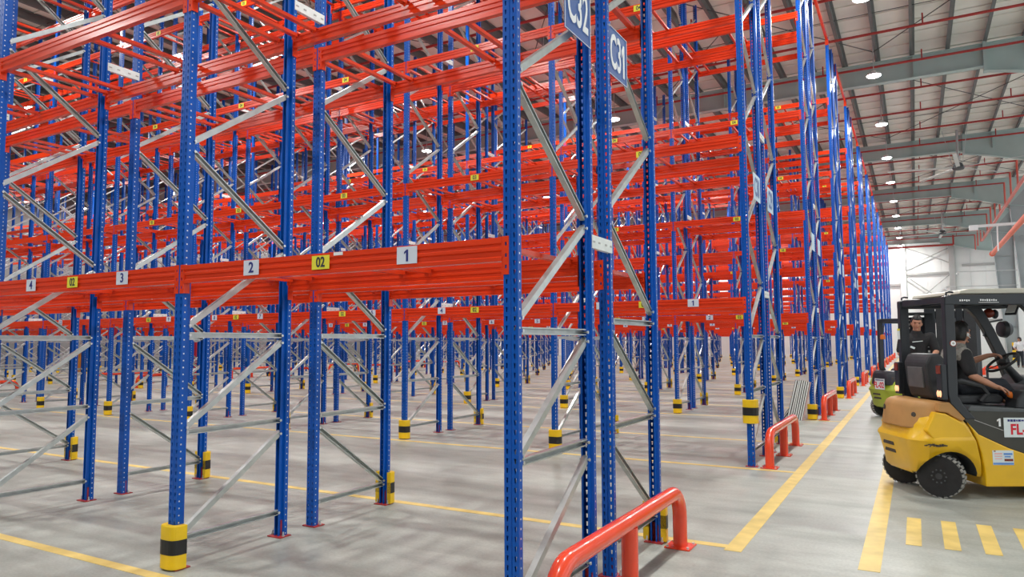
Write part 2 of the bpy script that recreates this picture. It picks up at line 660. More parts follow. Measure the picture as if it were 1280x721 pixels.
def brace_mesh(length):
    # channel along local +Y from 0 to length (open to one side), with a bolt at each end
    b = MB()
    wx, h, t = 0.036, 0.040, 0.002
    b.box((0.0, length / 2, h / 2), (wx, length, t))
    b.box((0.0, length / 2, -h / 2), (wx, length, t))
    b.box((-wx / 2, length / 2, 0), (t, length, h))
    b.box((wx / 2, length / 2, h / 2 - 0.0035), (t, length, 0.007))
    b.box((wx / 2, length / 2, -h / 2 + 0.0035), (t, length, 0.007))
    for y in (0.018, length - 0.018):
        b.cyl((0, y, 0), 0.006, 0.062, 'x', 6, 1)
        for s in (1, -1):
            b.cyl((s * 0.031, y, 0), 0.011, 0.008, 'x', 6, 1)
    return b.mesh('brace', [GALV, BOLT])


HB = D - 2 * (FL + BK) + 2 * 0.03 + 0.075    # reach of braces between upright rears
yA, yB = 0.022, D - 0.022                      # bolt planes, measured from the near upright
HLEN = yB - yA
BR_H = brace_mesh(HLEN)

DZ = 0.69
BR_D = brace_mesh(math.hypot(HLEN, DZ - 0.06))
BR_D2 = BR_D.copy()
for v_ in BR_D2.vertices:
    v_.co.x = -v_.co.x
BR_D2.flip_normals()
ANG = math.atan2(DZ - 0.06, HLEN)
Z_H = [0.20, 0.955, 1.66]
DIAG = [(0.225, 1), (0.98, 1)] + [(1.72 + DZ * k, 1 if k % 2 == 0 else -1) for k in range(12)]   # (start z, rising from near to far)


def foot_mesh():
    b = MB()
    b.box((0, 0.005, 0.005), (0.15, 0.12, 0.008))
    b.box((0, -0.022, 0.075), (0.062, 0.004, 0.14))
    b.box((0.028, -0.002, 0.07), (0.003, 0.04, 0.13))
    b.box((-0.028, -0.002, 0.07), (0.003, 0.04, 0.13))
    for s in (1, -1):
        b.cyl((s * 0.062, 0.02, 0.025), 0.007, 0.04, 'z', 6, 1)
        b.cyl((s * 0.062, 0.02, 0.013), 0.013, 0.01, 'z', 6, 1)
    return b.mesh('foot_plate', [PLATERED, BOLT])


FOOT = foot_mesh()


def bracing_joined():
    b = MB()
    for z in Z_H:
        b.bar((0, yA, z), (0, yB, z), 0.036, 0.04)
    for z, s in DIAG:
        a, c = (yA, yB) if s > 0 else (yB, yA)
        b.bar((0, a, z), (0, c, z + DZ - 0.06), 0.036, 0.04)
    return b.mesh('bracing', GALV)


BRJ = bracing_joined()


def far_frame_mesh(mb=None, off=(0, 0)):
    b = mb or MB()
    ox, oy = off
    for y, s in ((0, 1), (D, -1)):
        b.box((ox, oy + y - s * 0.036, TOP / 2), (WEB, 0.004, TOP))
        b.box((ox + WEB / 2, oy + y - s * 0.01, TOP / 2), (0.004, 0.055, TOP))
        b.box((ox - WEB / 2, oy + y - s * 0.01, TOP / 2), (0.004, 0.055, TOP))
    for z in Z_H:
        b.bar((ox, oy + yA, z), (ox, oy + yB, z), 0.036, 0.04, 1)
    for z, s in DIAG:
        a, c = (yA, yB) if s > 0 else (yB, yA)
        b.bar((ox, oy + a, z), (ox, oy + c, z + DZ - 0.06), 0.036, 0.04, 1)
    return b


FARF = far_frame_mesh().mesh('rack_frame', [BLUE, GALV])


def rack_words(r, side):
    if r == 0:
        return 'C32 rack' if side == 'a' else 'C31 rack'
    if r == NROW - 1:
        return 'near rack of last rack pair' if side == 'a' else 'far rack of last rack pair'
    return ('near' if side == 'a' else 'far') + ' rack of ' + ORD[r] + ' rack pair'


def pos_words(i):
    return 'at aisle end' if i == 0 else ORD[i] + ' from aisle end'


def build_frame(r, side, i, x):
    y = row_y(r, 'an' if side == 'a' else 'bn')
    flip = side == 'b'
    root = empty('rack_frame', (x, y, 0))
    tag(root, 'blue rack frame, %s, %s' % (pos_words(i), rack_words(r, side)), 'rack frame', 'rack frames of the near block')
    obj('upright', UP, root, (0, 0, 0))
    obj('upright', UP, root, (0, D, 0), (0, 0, PI))
    obj('foot_plate', FOOT, root, (0, 0, 0))
    obj('foot_plate', FOOT, root, (0, D, 0), (0, 0, PI))
    if r < 4:
        zs = 1.05 if (r, side, i) == (0, 'b', 0) else 1.0
        for z in Z_H:
            obj('brace', BR_H, root, (0, yA, z * zs))
        for z, s in DIAG:
            z = z * zs + (0.02 if zs > 1 else 0)
            s2 = -s if flip else s
            if s2 > 0:
                obj('brace', BR_D2, root, (0, yA, z), (ANG, 0, 0))
            else:
                obj('brace', BR_D2, root, (0, yB, z), (ANG, 0, PI))
    else:
        o = obj('bracing', BRJ, root)
        if flip:
            o.location = (0, D, 0)
            o.rotation_euler = (0, 0, PI)
    return root


frames = []
for r in range(NROW):
    for side in 'ab':
        for i in range(NBAY + 1):
            x = -i * L
            y = row_y(r, 'an' if side == 'a' else 'bn')
            sz = seen_size([(x, y, 0), (x, y + D, 0), (x, y, TOP), (x, y + D, TOP)])
            if sz > 0:
                build_frame(r, side, i, x)
                frames.append((r, side, i))
n_block1 = len(frames)

# second block, beyond the cross aisle
cand = []
for r in range(NROW):
    for side in 'ab':
        for i in range(NBAY2 + 1):
            x = X2 - i * L
            y = row_y(r, 'an' if side == 'a' else 'bn')
            sz = seen_size([(x, y, 0), (x, y + D, 0), (x, y, TOP), (x, y + D, TOP)])
            if sz > 0:
                cand.append((sz, r, side, i, x, y))
cand.sort(reverse=True)
rest = MB()
for k, (sz, r, side, i, x, y) in enumerate(cand):
    if k < 300 - n_block1:
        o = obj('rack_frame', FARF, None, (x, y + (D if side == 'b' else 0), 0), (0, 0, PI if side == 'b' else 0))
        tag(o, 'blue rack frame beyond cross aisle, %s from it, %s' % (ORD[i], rack_words(r, side)), 'rack frame', 'rack frames beyond the cross aisle')
    else:
        far_frame_mesh(rest, (x, y))
if rest.v:
    o = obj('distant_rack_frames', rest.mesh('distant_rack_frames', [BLUE, GALV], recalc=False))
    tag(o, 'mass of blue rack frames deep beyond the cross aisle', 'rack frames', kind='stuff')

# ------------------------------------------------------------------ beams
BL = L - WEB - 0.012
BH, BD = 0.130, 0.046


def beam_profile():
    # y (front is -), z from -BH..0
    return [(0.0, 0.0), (0.022, 0.0), (0.022, -0.022), (BD, -0.022), (BD, -0.036), (BD - 0.009, -0.042), (BD - 0.009, -0.056), (BD, -0.062), (BD, -0.076), (BD - 0.009, -0.082), (BD - 0.009, -0.100), (BD, -0.107), (BD, -BH), (0.0, -BH), (0.0, -0.108), (0.010, -0.101), (0.010, -0.076),
            (0.0, -0.069), (0.0, -0.054), (0.009, -0.048), (0.009, -0.036), (0.0, -0.030)]


def beam_mesh():
    b = MB()
    b.prism(beam_profile(), 'x', -BL / 2, BL / 2)
    return b.mesh('beam_body', RED)


BEAM = beam_mesh()


def conn_mesh():
    # connector at the +X end: a face plate on the web with three hooks slots and a return plate
    b = MB()
    x0 = BL / 2
    for za, zb in ((-0.203, -0.170), (-0.150, -0.108), (-0.088, -0.046), (-0.026, 0.006)):
        b.box((x0 + 0.020, 0.003, (za + zb) / 2), (0.040, 0.004, zb - za))
    for za, zb in ((-0.170, -0.150), (-0.108, -0.088), (-0.046, -0.026)):
        b.box((x0 + 0.008, 0.003, (za + zb) / 2), (0.016, 0.004, zb - za))
        b.box((x0 + 0.034, 0.003, (za + zb) / 2), (0.012, 0.004, zb - za))
    b.box((x0 - 0.002, 0.026, -0.098), (0.005, 0.052, 0.208))
    return b.mesh('end_connector', RED)


CONN = conn_mesh()
mir = MB()
CONN2 = CONN.copy()
for v in CONN2.vertices:
    v.co.x = -v.co.x
CONN2.flip_normals()


def cross_mesh():
    b = MB()
    b.box((0, D / 2, -0.040), (0.042, D - 0.06, 0.030))
    for y in (0.028, D - 0.028):
        b.box((0, y, -0.0235), (0.042, 0.05, 0.004))
        b.box((0, y + (0.024 if y < 0.1 else -0.024), -0.06), (0.042, 0.003, 0.045))
    return b.mesh('cross_bar', RED)


CROSS = cross_mesh()
CROSS_X = [0.11, 1.25, 1.49, 2.46, 2.68]


beams, crosses = [], []
for blk, (bx, nb) in enumerate(((0.0, NBAY), (X2, NBAY2))):
    for r in range(NROW):
        for side in 'ab':
            yn = row_y(r, 'an' if side == 'a' else 'bn')
            for j in range(nb):
                xc = bx - (j + 0.5) * L
                for lv, zt in enumerate(LEVELS):
                    for fr in (0, 1):
                        yy = yn - FL - 0.006 if fr == 0 else yn + D + FL + 0.006
                        sz = seen_size([(xc - L / 2, yy, zt), (xc + L / 2, yy, zt), (xc - L / 2, yy, zt - 0.13), (xc + L / 2, yy, zt - 0.13)])
                        if sz > 0:
                            beams.append((sz, blk, r, side, j, lv, fr, xc, yy, zt))
                    for q, cx in enumerate(CROSS_X):
                        x = bx - j * L - cx
                        sz = seen_size([(x, yn, zt), (x, yn + D, zt)])
                        if sz > 0:
                            crosses.append((sz, blk, r, side, j, lv, q, x, yn, zt))
beams.sort(reverse=True)
crosses.sort(reverse=True)

LBL_W = MB().box((0, 0, 0), (0.148, 0.002, 0.102)).mesh('number_plate', WHITE)
LBL_Y = MB().box((0, 0, 0), (0.150, 0.002, 0.088)).mesh('level_plate', LYEL)
STICK = MB().box((0, 0, 0), (0.075, 0.002, 0.020)).mesh('sticker', SIGNW)
LWORD = ['lowest', 'second', 'third', 'top']


def bay_words(j, blk):
    return ORD[j] + (' bay from aisle end' if blk == 0 else ' bay past cross aisle')


restb = MB()
for k, (sz, blk, r, side, j, lv, fr, xc, yy, zt) in enumerate(beams):
    if k < 300:
        root = empty('rack_beam', (xc, yy, zt), 0 if fr == 0 else PI)
        where = bay_words(j, blk)
        tag(root, 'orange-red %s beam, %s level, %s, %s' % ('front' if fr == 0 else 'back', LWORD[lv], where, rack_words(r, side)), 'beam', 'load beams of the pallet racks')
        obj('beam_body', BEAM, root)
        obj('end_connector', CONN, root)
        obj('end_connector', CONN2, root)
        # plates with numbers on beams that face the aisle
        if fr == 0 and side == 'a' and not (r == 0 and lv > 0):
            o = obj('level_plate', LBL_Y, root, (0.012, -0.002, -0.058))
            o['label'] = 'yellow plate reading 0%d' % (lv + 2)
            obj('digits', text_mesh('0%d' % (lv + 2), 0.090, INKK, 0.002, 0.85), o, (0, -0.0018, -0.001), (PI / 2, 0, 0))
            if lv == 0:
                for q, xo in ((2 * j + 1, L / 2 - 0.695), (2 * j + 2, L / 2 - 2.02)):
                    o = obj('number_plate', LBL_W, root, (xo, -0.002, -0.056))
                    o['label'] = 'white plate reading %d' % q
                    obj('digits', text_mesh('%d' % q, 0.100, INKB, 0.002), o, (0, -0.0018, -0.002), (PI / 2, 0, 0))
                if r == 0 and j == 0:
                    o = obj('sticker', STICK, root, (0.16, -0.002, -0.012))
                    o['label'] = 'small white sticker'
    else:
        s = 1 if fr == 0 else -1
        restb.box((xc, yy + s * BD / 2, zt - BH / 2), (BL + 0.05, BD, BH))
o = obj('distant_rack_beams', restb.mesh('distant_rack_beams', RED, recalc=False))
tag(o, 'mass of orange-red beams deep in the racking', 'beams', kind='stuff')
restc = MB()
for k, (sz, blk, r, side, j, lv, q, x, yn, zt) in enumerate(crosses):
    if k < 300:
        o = obj('cross_bar', CROSS, None, (x, yn, zt))
        tag(o, 'orange %s cross bar, %s level, %s, %s' % (ORD[q], LWORD[lv], bay_words(j, blk).replace('aisle end', 'aisle'), rack_words(r, side)), 'cross bar', 'pallet support bars on the beams')
    else:
        restc.box((x, yn + D / 2, zt - 0.040), (0.042, D, 0.032))
o = obj('distant_cross_bars', restc.mesh('distant_cross_bars', RED, recalc=False))
tag(o, 'mass of orange cross bars deep in the racking', 'cross bars', kind='stuff')

# ------------------------------------------------------------------ overhead ties between rack tops along the aisle
tie = MB()
tie.box((0, 0, 0), (0.07, P - 2 * D - G - 0.06, 0.10))
tie.box((0, -(P - 2 * D - G) / 2 + 0.04, -0.12), (0.09, 0.02, 0.16))
tie.box((0, (P - 2 * D - G) / 2 - 0.04, -0.12), (0.09, 0.02, 0.16))
tiem = tie.mesh('overhead_tie', RAILRED)
for r in range(NROW - 1):
    o = obj('overhead_tie', tiem, None, (0, (row_y(r, 'bf') + row_y(r + 1, 'an')) / 2, TOP - 0.06))
    tag(o, 'red overhead tie bar crossing high from %s rack pair to the %s' % (ORD[r], ORD[r + 1]), 'tie bar', 'overhead tie bars along the aisle')

# ------------------------------------------------------------------ row spacers
sp = MB()
gp = G - 2 * DEP + 2 * BK
sp.box((0, 0, 0), (0.004, G - 0.02, 0.085))
sp.box((-0.015, 0, 0.0425), (0.03, G - 0.02, 0.004))
sp.box((-0.015, 0, -0.0425), (0.03, G - 0.02, 0.004))
for y in (-G / 2 + 0.04, -0.06, 0.06, G / 2 - 0.04):
    sp.box((0.003, y, 0), (0.004, 0.03, 0.012), None, 1)
spm = sp.mesh('row_spacer', [GALVW, WSTEEL])
restp = MB()
for r in range(NROW):
    for i in range(NBAY + 1):
        for q, z in enumerate((2.26, 4.56, 6.86, 9.16)):
            x, y = -i * L + WEB / 2 + 0.004, row_y(r, 'af') + G / 2
            if seen_size([(x, y - 0.2, z), (x, y + 0.2, z)]) <= 0:
                continue
            if r < 4:
                o = obj('row_spacer', spm, None, (x, y, z))
                tag(o, 'pale spacer plate, %s one up, %s, within %s rack pair' % (ORD[q], pos_words(i), ORD[r]), 'spacer', 'row spacers between back-to-back frames')
            else:
                restp.box((x, y, z), (0.006, G, 0.085))
o = obj('distant_row_spacers', restp.mesh('distant_row_spacers', GALVW, recalc=False))
tag(o, 'mass of pale spacer plates between the far racks', 'spacers', kind='stuff')

# ------------------------------------------------------------------ upright guards
def guard_ring(z, out=0.0):
    # D-shaped wrap: opening towards +Y, round nose towards -Y
    pts = []
    hw, d = 0.096 + out, 0.105 + out
    n = 14
    for k in range(n + 1):
        t = PI + PI * k / n
        c, s = math.cos(t), math.sin(t)
        e = 0.62
        pts.append((hw * math.copysign(abs(c) ** e, c), 0.015 + d * math.copysign(abs(s) ** e, s), z))
    inner = []
    for k in range(n + 1):
        t = PI + PI * (n - k) / n
        c, s = math.cos(t), math.sin(t)
        e = 0.4
        inner.append(((WEB / 2 + 0.006) * math.copysign(abs(c) ** e, c), 0.015 + 0.062 * math.copysign(abs(s) ** e, s), z))
    return [(x, y, z) for x, y, z in pts + inner]


gs = MB()
gs.loft([guard_ring(0.0, -0.003), guard_ring(0.006, 0), guard_ring(0.294, 0), guard_ring(0.300, -0.003)], smooth=False)
GS = gs.mesh('guard_body', GYEL)
gb = MB()
gb.loft([guard_ring(0.100, 0.0015), guard_ring(0.202, 0.0015)], smooth=False)
GB = gb.mesh('black_band', GBLK)
gj = MB()
gj.loft([guard_ring(0.0), guard_ring(0.100)], 0, False)
gj.loft([guard_ring(0.100), guard_ring(0.202)], 1, False)
gj.loft([guard_ring(0.202), guard_ring(0.300)], 0, False)
GJ = gj.mesh('upright_guard', [GYEL, GBLK])
ng = 0
for r in range(NROW):
    for part, rz in (('an', 0), ('bf', PI)):
        for i in range(NBAY + 1):
            x, y = -i * L, row_y(r, part)
            z = 0.55 if (r == 1 and part == 'an' and i == 0) else 0.012
            if seen_size([(x, y, 0), (x, y, 0.3)]) <= 0:
                continue
            ng += 1
            side = 'front' if part == 'an' else 'back'
            lab = 'yellow guard with black band on the %s upright %s, %s rack pair' % (side, pos_words(i), ORD[r])
            if z > 0.1:
                lab = 'yellow and black guard slid up off the floor, aisle end upright of second rack pair'
            if r < 4:
                root = empty('upright_guard', (x, y, z), rz)
                obj('guard_body', GS, root)
                obj('black_band', GB, root)
            else:
                root = obj('upright_guard', GJ, None, (x, y, z), (0, 0, rz))
            tag(root, lab, 'guard', 'guards on the aisle side uprights')
for r in range(1, 6):
    for part, rz in (('an', 0), ('bf', PI)):
        for i in range(0, NBAY2 + 1):
            x, y = X2 - i * L, row_y(r, part)
            if ng >= 298 or seen_size([(x, y, 0), (x, y, 0.3)]) <= 0:
                continue
            ng += 1
            o = obj('upright_guard', GJ, None, (x, y, 0.012), (0, 0, rz))
            tag(o, 'yellow black guard beyond cross aisle, %s %s upright of %s rack pair' % (ORD[i], 'front' if part == 'an' else 'back', ORD[r]), 'guard', 'guards beyond the cross aisle')

# ------------------------------------------------------------------ end rails
def rail_mesh(seg=24):
    b = MB()
    R, h, ln = 0.055, 0.435, 2.24
    path = [(0, 0, 0.01)]
    rb = 0.20
    for k in range(9):
        t = PI / 2 * k / 8
        path.append((0, rb - rb * math.cos(t), h - rb + rb * math.sin(t)))
    for k in range(9):
        t = PI / 2 * k / 8
        path.append((0, ln - rb + rb * math.sin(t), h - rb + rb * math.cos(t)))
    path.append((0, ln, 0.01))
    b.tube(path, R, seg)
    return b.mesh('rail_tube', RAILRED)


RAILT = rail_mesh()
RPOST = MB().cyl((0, 0, 0.2), 0.055, 0.40, 'z', 24).mesh('rail_post', RAILRED)
rp = MB()
rp.box((0, 0, 0.006), (0.20, 0.20, 0.010))
for sx in (1, -1):
    for sy in (1, -1):
        rp.cyl((sx * 0.08, sy * 0.08, 0.016), 0.011, 0.016, 'z', 6, 1)
RPL = rp.mesh('rail_foot', [RAILRED, BOLT])


def end_rail(x, y, label):
    root = empty('guard_rail', (x, y, 0))
    tag(root, label, 'rail', 'red tube rails at the rack ends')
    obj('rail_tube', RAILT, root)
    obj('rail_post', RPOST, root, (0, 1.12, 0))
    for yy in (0, 1.12, 2.24):
        obj('rail_foot', RPL, root, (0, yy, 0))


for r in range(NROW):
    end_rail(0.215, row_y(r, 'an') + 0.005, 'red tubular guard rail on aisle end of %s rack pair%s' % (ORD[r], ', below signs C32 and C31' if r == 0 else ''))
for r in range(1, 6):
    if seen_size([(-22.55, row_y(r, 'an'), 0.4), (-22.55, row_y(r, 'bf'), 0.4)]) > 0:
        end_rail(-22.55, row_y(r, 'an') + 0.005, 'red tubular guard rail on cross aisle end of %s rack pair' % ORD[r])
    if seen_size([(X2 + 0.25, row_y(r, 'an'), 0.4), (X2 + 0.25, row_y(r, 'bf'), 0.4)]) > 0:
        end_rail(X2 + 0.25, row_y(r, 'an') + 0.005, 'red tubular guard rail across the cross aisle facing %s rack pair' % ORD[r])

# ------------------------------------------------------------------ aisle signs
def sign(x, y, z, txt, plate, ink, wd, ht, label, border=True):
    root = empty('aisle_sign', (x, y, z))
    tag(root, label, 'sign', 'row signs at the rack ends')
    obj('sign_plate', MB().box((0, 0, 0), (0.004, wd, ht)).mesh('sign_plate', plate, bevel=0.0), root)
    if border:
        b = MB()
        for s in (1, -1):
            b.box((0.003, s * (wd / 2 - 0.004), 0), (0.002, 0.004, ht))
            b.box((0.003, 0, s * (ht / 2 - 0.004)), (0.002, wd, 0.004))
        obj('sign_border', b.mesh('sign_border', SIGNW), root)
    if txt:
        obj('lettering', text_mesh(txt, 0.365, ink, 0.006, 0.52), root, (0.0035, 0, -0.008), (PI / 2, 0, PI / 2))
    b = MB()
    b.box((-0.012, wd / 2 - 0.05, 0), (0.02, 0.03, ht * 0.8))
    obj('sign_bracket', b.mesh('sign_bracket', BOLT), root)


sign(0.075, 4.045, 3.735, 'C32', SIGNB, SIGNW, 0.40, 0.40, 'blue sign reading C32 hung on the rack nearest the camera')
sign(0.03, 4.855, 3.72, 'C31', SIGNB, SIGNW, 0.40, 0.37, 'blue sign reading C31 hung behind the C32 sign')
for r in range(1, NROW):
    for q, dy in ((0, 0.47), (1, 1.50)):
        sign(0.075, row_y(r, 'an') + dy, 3.68, ('C30', 'C29')[q] if r == 1 else None, SIGN_GLARE, SIGNB, 0.46, 0.36,
             'sign with painted glare on end of %s rack pair, %s' % (ORD[r], ('over near rack', 'over far rack')[q]), False)

# ------------------------------------------------------------------ leaning panels by the third rack pair
for k, (dx, dy, ln, lean, wd) in enumerate(((0.0, 0.0, 0.80, 0.20, 0.20), (-0.13, 0.03, 0.80, 0.22, 0.14), (-0.24, 0.05, 0.46, 0.62, 0.12))):
    root = empty('leaning_panel', (-0.26 + dx, 15.36 + dy, 0.012))
    tag(root, ('pale slatted steel panel leaning against the aisle end upright of third rack pair', 'narrow grey slatted panel leaning just behind the pale slatted one',
               'short dark slatted panel leaning low beside the taller slatted panels')[k], 'panel', 'panels leaning on the third rack pair')
    root.rotation_euler = (-0.14, lean, 0.0)
    b = MB()
    b.box((0, 0.008, ln / 2), (wd, 0.010, ln))
    obj('panel_back', b.mesh('panel_back', GBLK), root)
    nsl = int(round(wd / 0.044))
    for q in range(nsl):
        b = MB()
        b.box((-wd / 2 + wd * (q + 0.5) / nsl, -0.004, ln / 2), (wd / nsl * 0.55, 0.014, ln))
        obj('slat', b.mesh('slat', GALVW if k < 2 else WSTEEL), root)
    if k == 0:
        b = MB()
        b.box((wd / 2 + 0.012, 0.004, ln / 2), (0.022, 0.05, ln))
        o = obj('panel_edge', b.mesh('panel_edge', STKP0), root)
        o['label'] = 'pinkish edge'

# ------------------------------------------------------------------ lamps
hs = MB()
hs.lathe([(0.02, 0.16), (0.07, 0.15), (0.09, 0.08), (0.20, 0.05), (0.235, 0.0), (0.225, -0.012), (0.02, -0.005)], 24)
HOUS = hs.mesh('lamp_housing', LAMPB)
le = MB()
le.lathe([(0.215, -0.004), (0.20, -0.03), (0.12, -0.05), (0.01, -0.055)], 24)
LENSM = le.mesh('lamp_lens', LENS)
RODM = MB().cyl((0, 0, 0.64), 0.014, 0.97, 'z', 8).mesh('lamp_rod', ROD)
ld = bpy.data.lights.new('high_bay_light', 'AREA')
ld.shape = 'DISK'
ld.size = 0.42
lg = bpy.data.lights.new('high_bay_glow', 'POINT')
lg.shadow_soft_size = 0.15
lg.energy = LAMP_W * 0.32
lg.color = (1.0, 0.985, 0.955)
ld.energy = LAMP_W
ld.color = (1.0, 0.985, 0.955)
lamp_y0 = 26.05
for c in range(6):
    x = 1.03 - 9.22 * c
    for k in range(-5, 9):
        y = lamp_y0 + P * k
        if x < X_LEFT + 1:
            continue
        if c > 2 and k < -2:
            continue
        root = empty('high_bay_lamp', (x, y, 10.42))
        tag(root, 'glowing round high bay lamp, %s along the %s lamp row from the forklift aisle' % (ORD[k + 5], ORD[c]), 'lamp', 'high bay lamps under the roof')
        obj('lamp_housing', HOUS, root)
        obj('lamp_lens', LENSM, root)
        obj('lamp_rod', RODM, root)
        o = bpy.data.objects.new('lamp_light', ld)
        COL.objects.link(o)
        o.parent = root
        o.location = (0, 0, -0.062)
    o = bpy.data.objects.new('lamp_glow', lg)
    COL.objects.link(o)
    o.parent = root
    o.location = (0, 0, -0.22)

# ------------------------------------------------------------------ sprinkler pipes
sprig = MB().cyl((0, 0, 0.17), 0.024, 0.34, 'z', 6).mesh('sprinkler_riser', PIPE)
for k in range(24):
    y = 5.7 + 3.03 * k
    b = MB()
    b.tube([(RX0 + 1, y, 11.0), (6.9, y, 11.0)], 0.042, 8)
    root = empty('sprinkler_pipe', (0, y, 0))
    tag(root, 'thin dark red sprinkler pipe under the roof, %s back from the camera' % (ORD[k] if k < 17 else ORD[k - 17] + ' past the seventeenth'), 'pipe', 'sprinkler branch pipes under the roof')
    obj('branch_pipe', b.mesh('branch_pipe', PIPE), root, (0, -y, 0))
    for q in range(7):
        obj('sprinkler_riser', sprig, root, (2.45 + 3.05 * (1 - q), 0, 11.0))
    if k >= 8:
        b = MB()
        b.tube([(6.9, y, 11.03), (6.9, y, 9.65)], 0.05, 8)
        obj('drop_pipe', b.mesh('drop_pipe', PIPE2), root, (0, -y, 0))
b = MB()
b.tube([(6.9, 26, 9.6), (6.9, 68, 9.6)], 0.09, 12)
tag(obj('main_pipe', b.mesh('main_pipe', PIPE2)), 'long pinkish red main pipe joining the sprinkler drops', 'pipe')
b = MB()
b.tube([(6.98, 33, 7.8), (6.98, 61.4, 7.8)], 0.15, 12)
b.tube([(6.98, 61.6, 7.8), (6.98, 61.2, 7.8)], 0.19, 12)
tag(obj('orange_pipe', b.mesh('orange_pipe', PIPEO)), 'thick orange pipe running beside the grey columns below the pink main pipe', 'pipe')
b = MB()
b.tube([(-0.9, 74.5, 10.15), (5.2, 74.5, 10.15)], 0.09, 10)
b.tube([(5.2, 74.5, 10.15), (5.2, 74.5, 11.0)], 0.07, 8)
tag(obj('end_pipe', b.mesh('end_pipe', PIPE)), 'bright red pipe crossing along the top of the end wall', 'pipe')

# ------------------------------------------------------------------ bracket boom, conduits on the columns
root = empty('boom_light', (0, 51.25, 0))
tag(root, 'white horizontal boom arm with box reaching from the column', 'boom')
b = MB()
b.tube([(5.25, 0, 8.50), (8.4, 0, 8.52)], 0.09, 8)
obj('arm', b.mesh('arm', SIGNW), root)
b = MB()
b.box((5.25, 0, 8.42), (0.46, 0.25, 0.32))
obj('end_box', b.mesh('end_box', SIGNW, bevel=0.02), root)
b = MB()
b.tube([(6.45, 0, 8.50), (6.43, 0, 6.92)], 0.04, 8)
obj('hanging_rod', b.mesh('hanging_rod', SIGNW), root)
for z, x0, wd in ((6.75, 4.87, 'upper'), (5.65, 4.06, 'lower')):
    b = MB()
    b.tube([(x0, 63.3, z), (8.6, 63.3, z - 0.05)], 0.03, 6)
    root = obj('conduit', b.mesh('conduit', ROD))
    tag(root, 'thin grey conduit stretched past the column, %s of the two' % wd, 'conduit', 'thin conduits by the column')
    b = MB()
    b.lathe([(0.01, 0.0), (0.07, -0.03), (0.10, -0.16), (0.03, -0.18)], 10)
    obj('end_fitting', b.mesh('end_fitting', ROD), root, (x0, 63.3, z - 0.03))

# ------------------------------------------------------------------ ceiling fans
def fan(x, y, z, R, rot, label):
    root = empty('ceiling_fan', (x, y, z), rot)
    tag(root, label, 'fan', 'large ceiling fans')
    b = MB()
    b.lathe([(0.02, 0.22), (0.16, 0.20), (0.22, 0.05), (0.26, 0.0), (0.22, -0.10), (0.05, -0.13)], 16)
    obj('motor', b.mesh('motor', DROD), root)
    b = MB()
    b.tube([(0, 0, 0.2), (0, 0, 11.4 - z)], 0.05, 8)
    for t in (0.4, 2.5, 4.6):
        b.tube([(0.25 * math.cos(t), 0.25 * math.sin(t), 0.15), (0.6 * math.cos(t), 0.6 * math.sin(t), 11.4 - z)], 0.012, 5)
    obj('down_rod', b.mesh('down_rod', ROD), root)
    for k in range(5):
        b = MB()
        b.box((R / 2 + 0.15, 0, 0), (R - 0.2, 0.17, 0.025), (0.22, 0, 0))
        obj('blade', b.mesh('blade', FANM), root, (0, 0, 0), (0, 0, 2 * PI * k / 5))


fan(3.95, 38.6, 9.62, 2.9, 0.85, 'large pale ceiling fan with long blades below the roof, nearer one')
fan(3.98, 61.9, 9.62, 2.9, 0.35, 'small looking distant ceiling fan hanging near the end wall')

# ------------------------------------------------------------------ people
SKIN = mat('skin', (0.50, 0.24, 0.15), 0.5, noise=0.06, nscale=20)
HAIR = mat('black_hair', (0.010, 0.009, 0.009), 0.45, noise=0.3, nscale=60, bump=0.3)
SHIRT = mat('black_cloth', (0.014, 0.014, 0.016), 0.8, noise=0.2, nscale=20)
YOKE = mat('grey_cloth', (0.26, 0.25, 0.22), 0.85, noise=0.25, nscale=60)
JEANS = mat('dark_trousers', (0.020, 0.024, 0.034), 0.8, noise=0.2, nscale=20)
SHOE = mat('dark_shoes', (0.02, 0.02, 0.02), 0.6, noise=0.1)
EYEM = mat('dark_eye', (0.015, 0.01, 0.01), 0.25, noise=0.02)
LIP = mat('lip', (0.36, 0.11, 0.09), 0.5, noise=0.05)
WSHIRT = mat('white_cloth', (0.75, 0.76, 0.78), 0.8, noise=0.08, nscale=20)


def skinned(nodes, edges, sub=1):
    """nodes: list of (point, radius); limbs as tapered tubes with round joints, fused into one surface by fuse()"""
    b = MB()
    rad = [r if isinstance(r, (int, float)) else (r[0] + r[1]) / 2 for p, r in nodes]
    for k, (p, r) in enumerate(nodes):
        b.ell(p, (rad[k],) * 3, 14, 9)
    for a, c in edges:
        b.tube([nodes[a][0], nodes[c][0]], [rad[a], rad[c]], 14)
    return b.mesh('tmp', SKIN)


def fuse(meshes, voxel, m, name):
    bm = bmesh.new()
    for me in meshes:
        bm.from_mesh(me)
    me = bpy.data.meshes.new(name)
    bm.to_mesh(me)
    bm.free()
    o = bpy.data.objects.new('tmp', me)
    COL.objects.link(o)
    md = o.modifiers.new('r', 'REMESH')
    md.mode = 'VOXEL'
    md.voxel_size = voxel
    md.use_smooth_shade = True
    sm = o.modifiers.new('s', 'SMOOTH')
    sm.factor = 0.5
    sm.iterations = 2
    r = evaluated(o)
    bpy.data.objects.remove(o)
    r.materials.clear()
    r.materials.append(m)
    return r


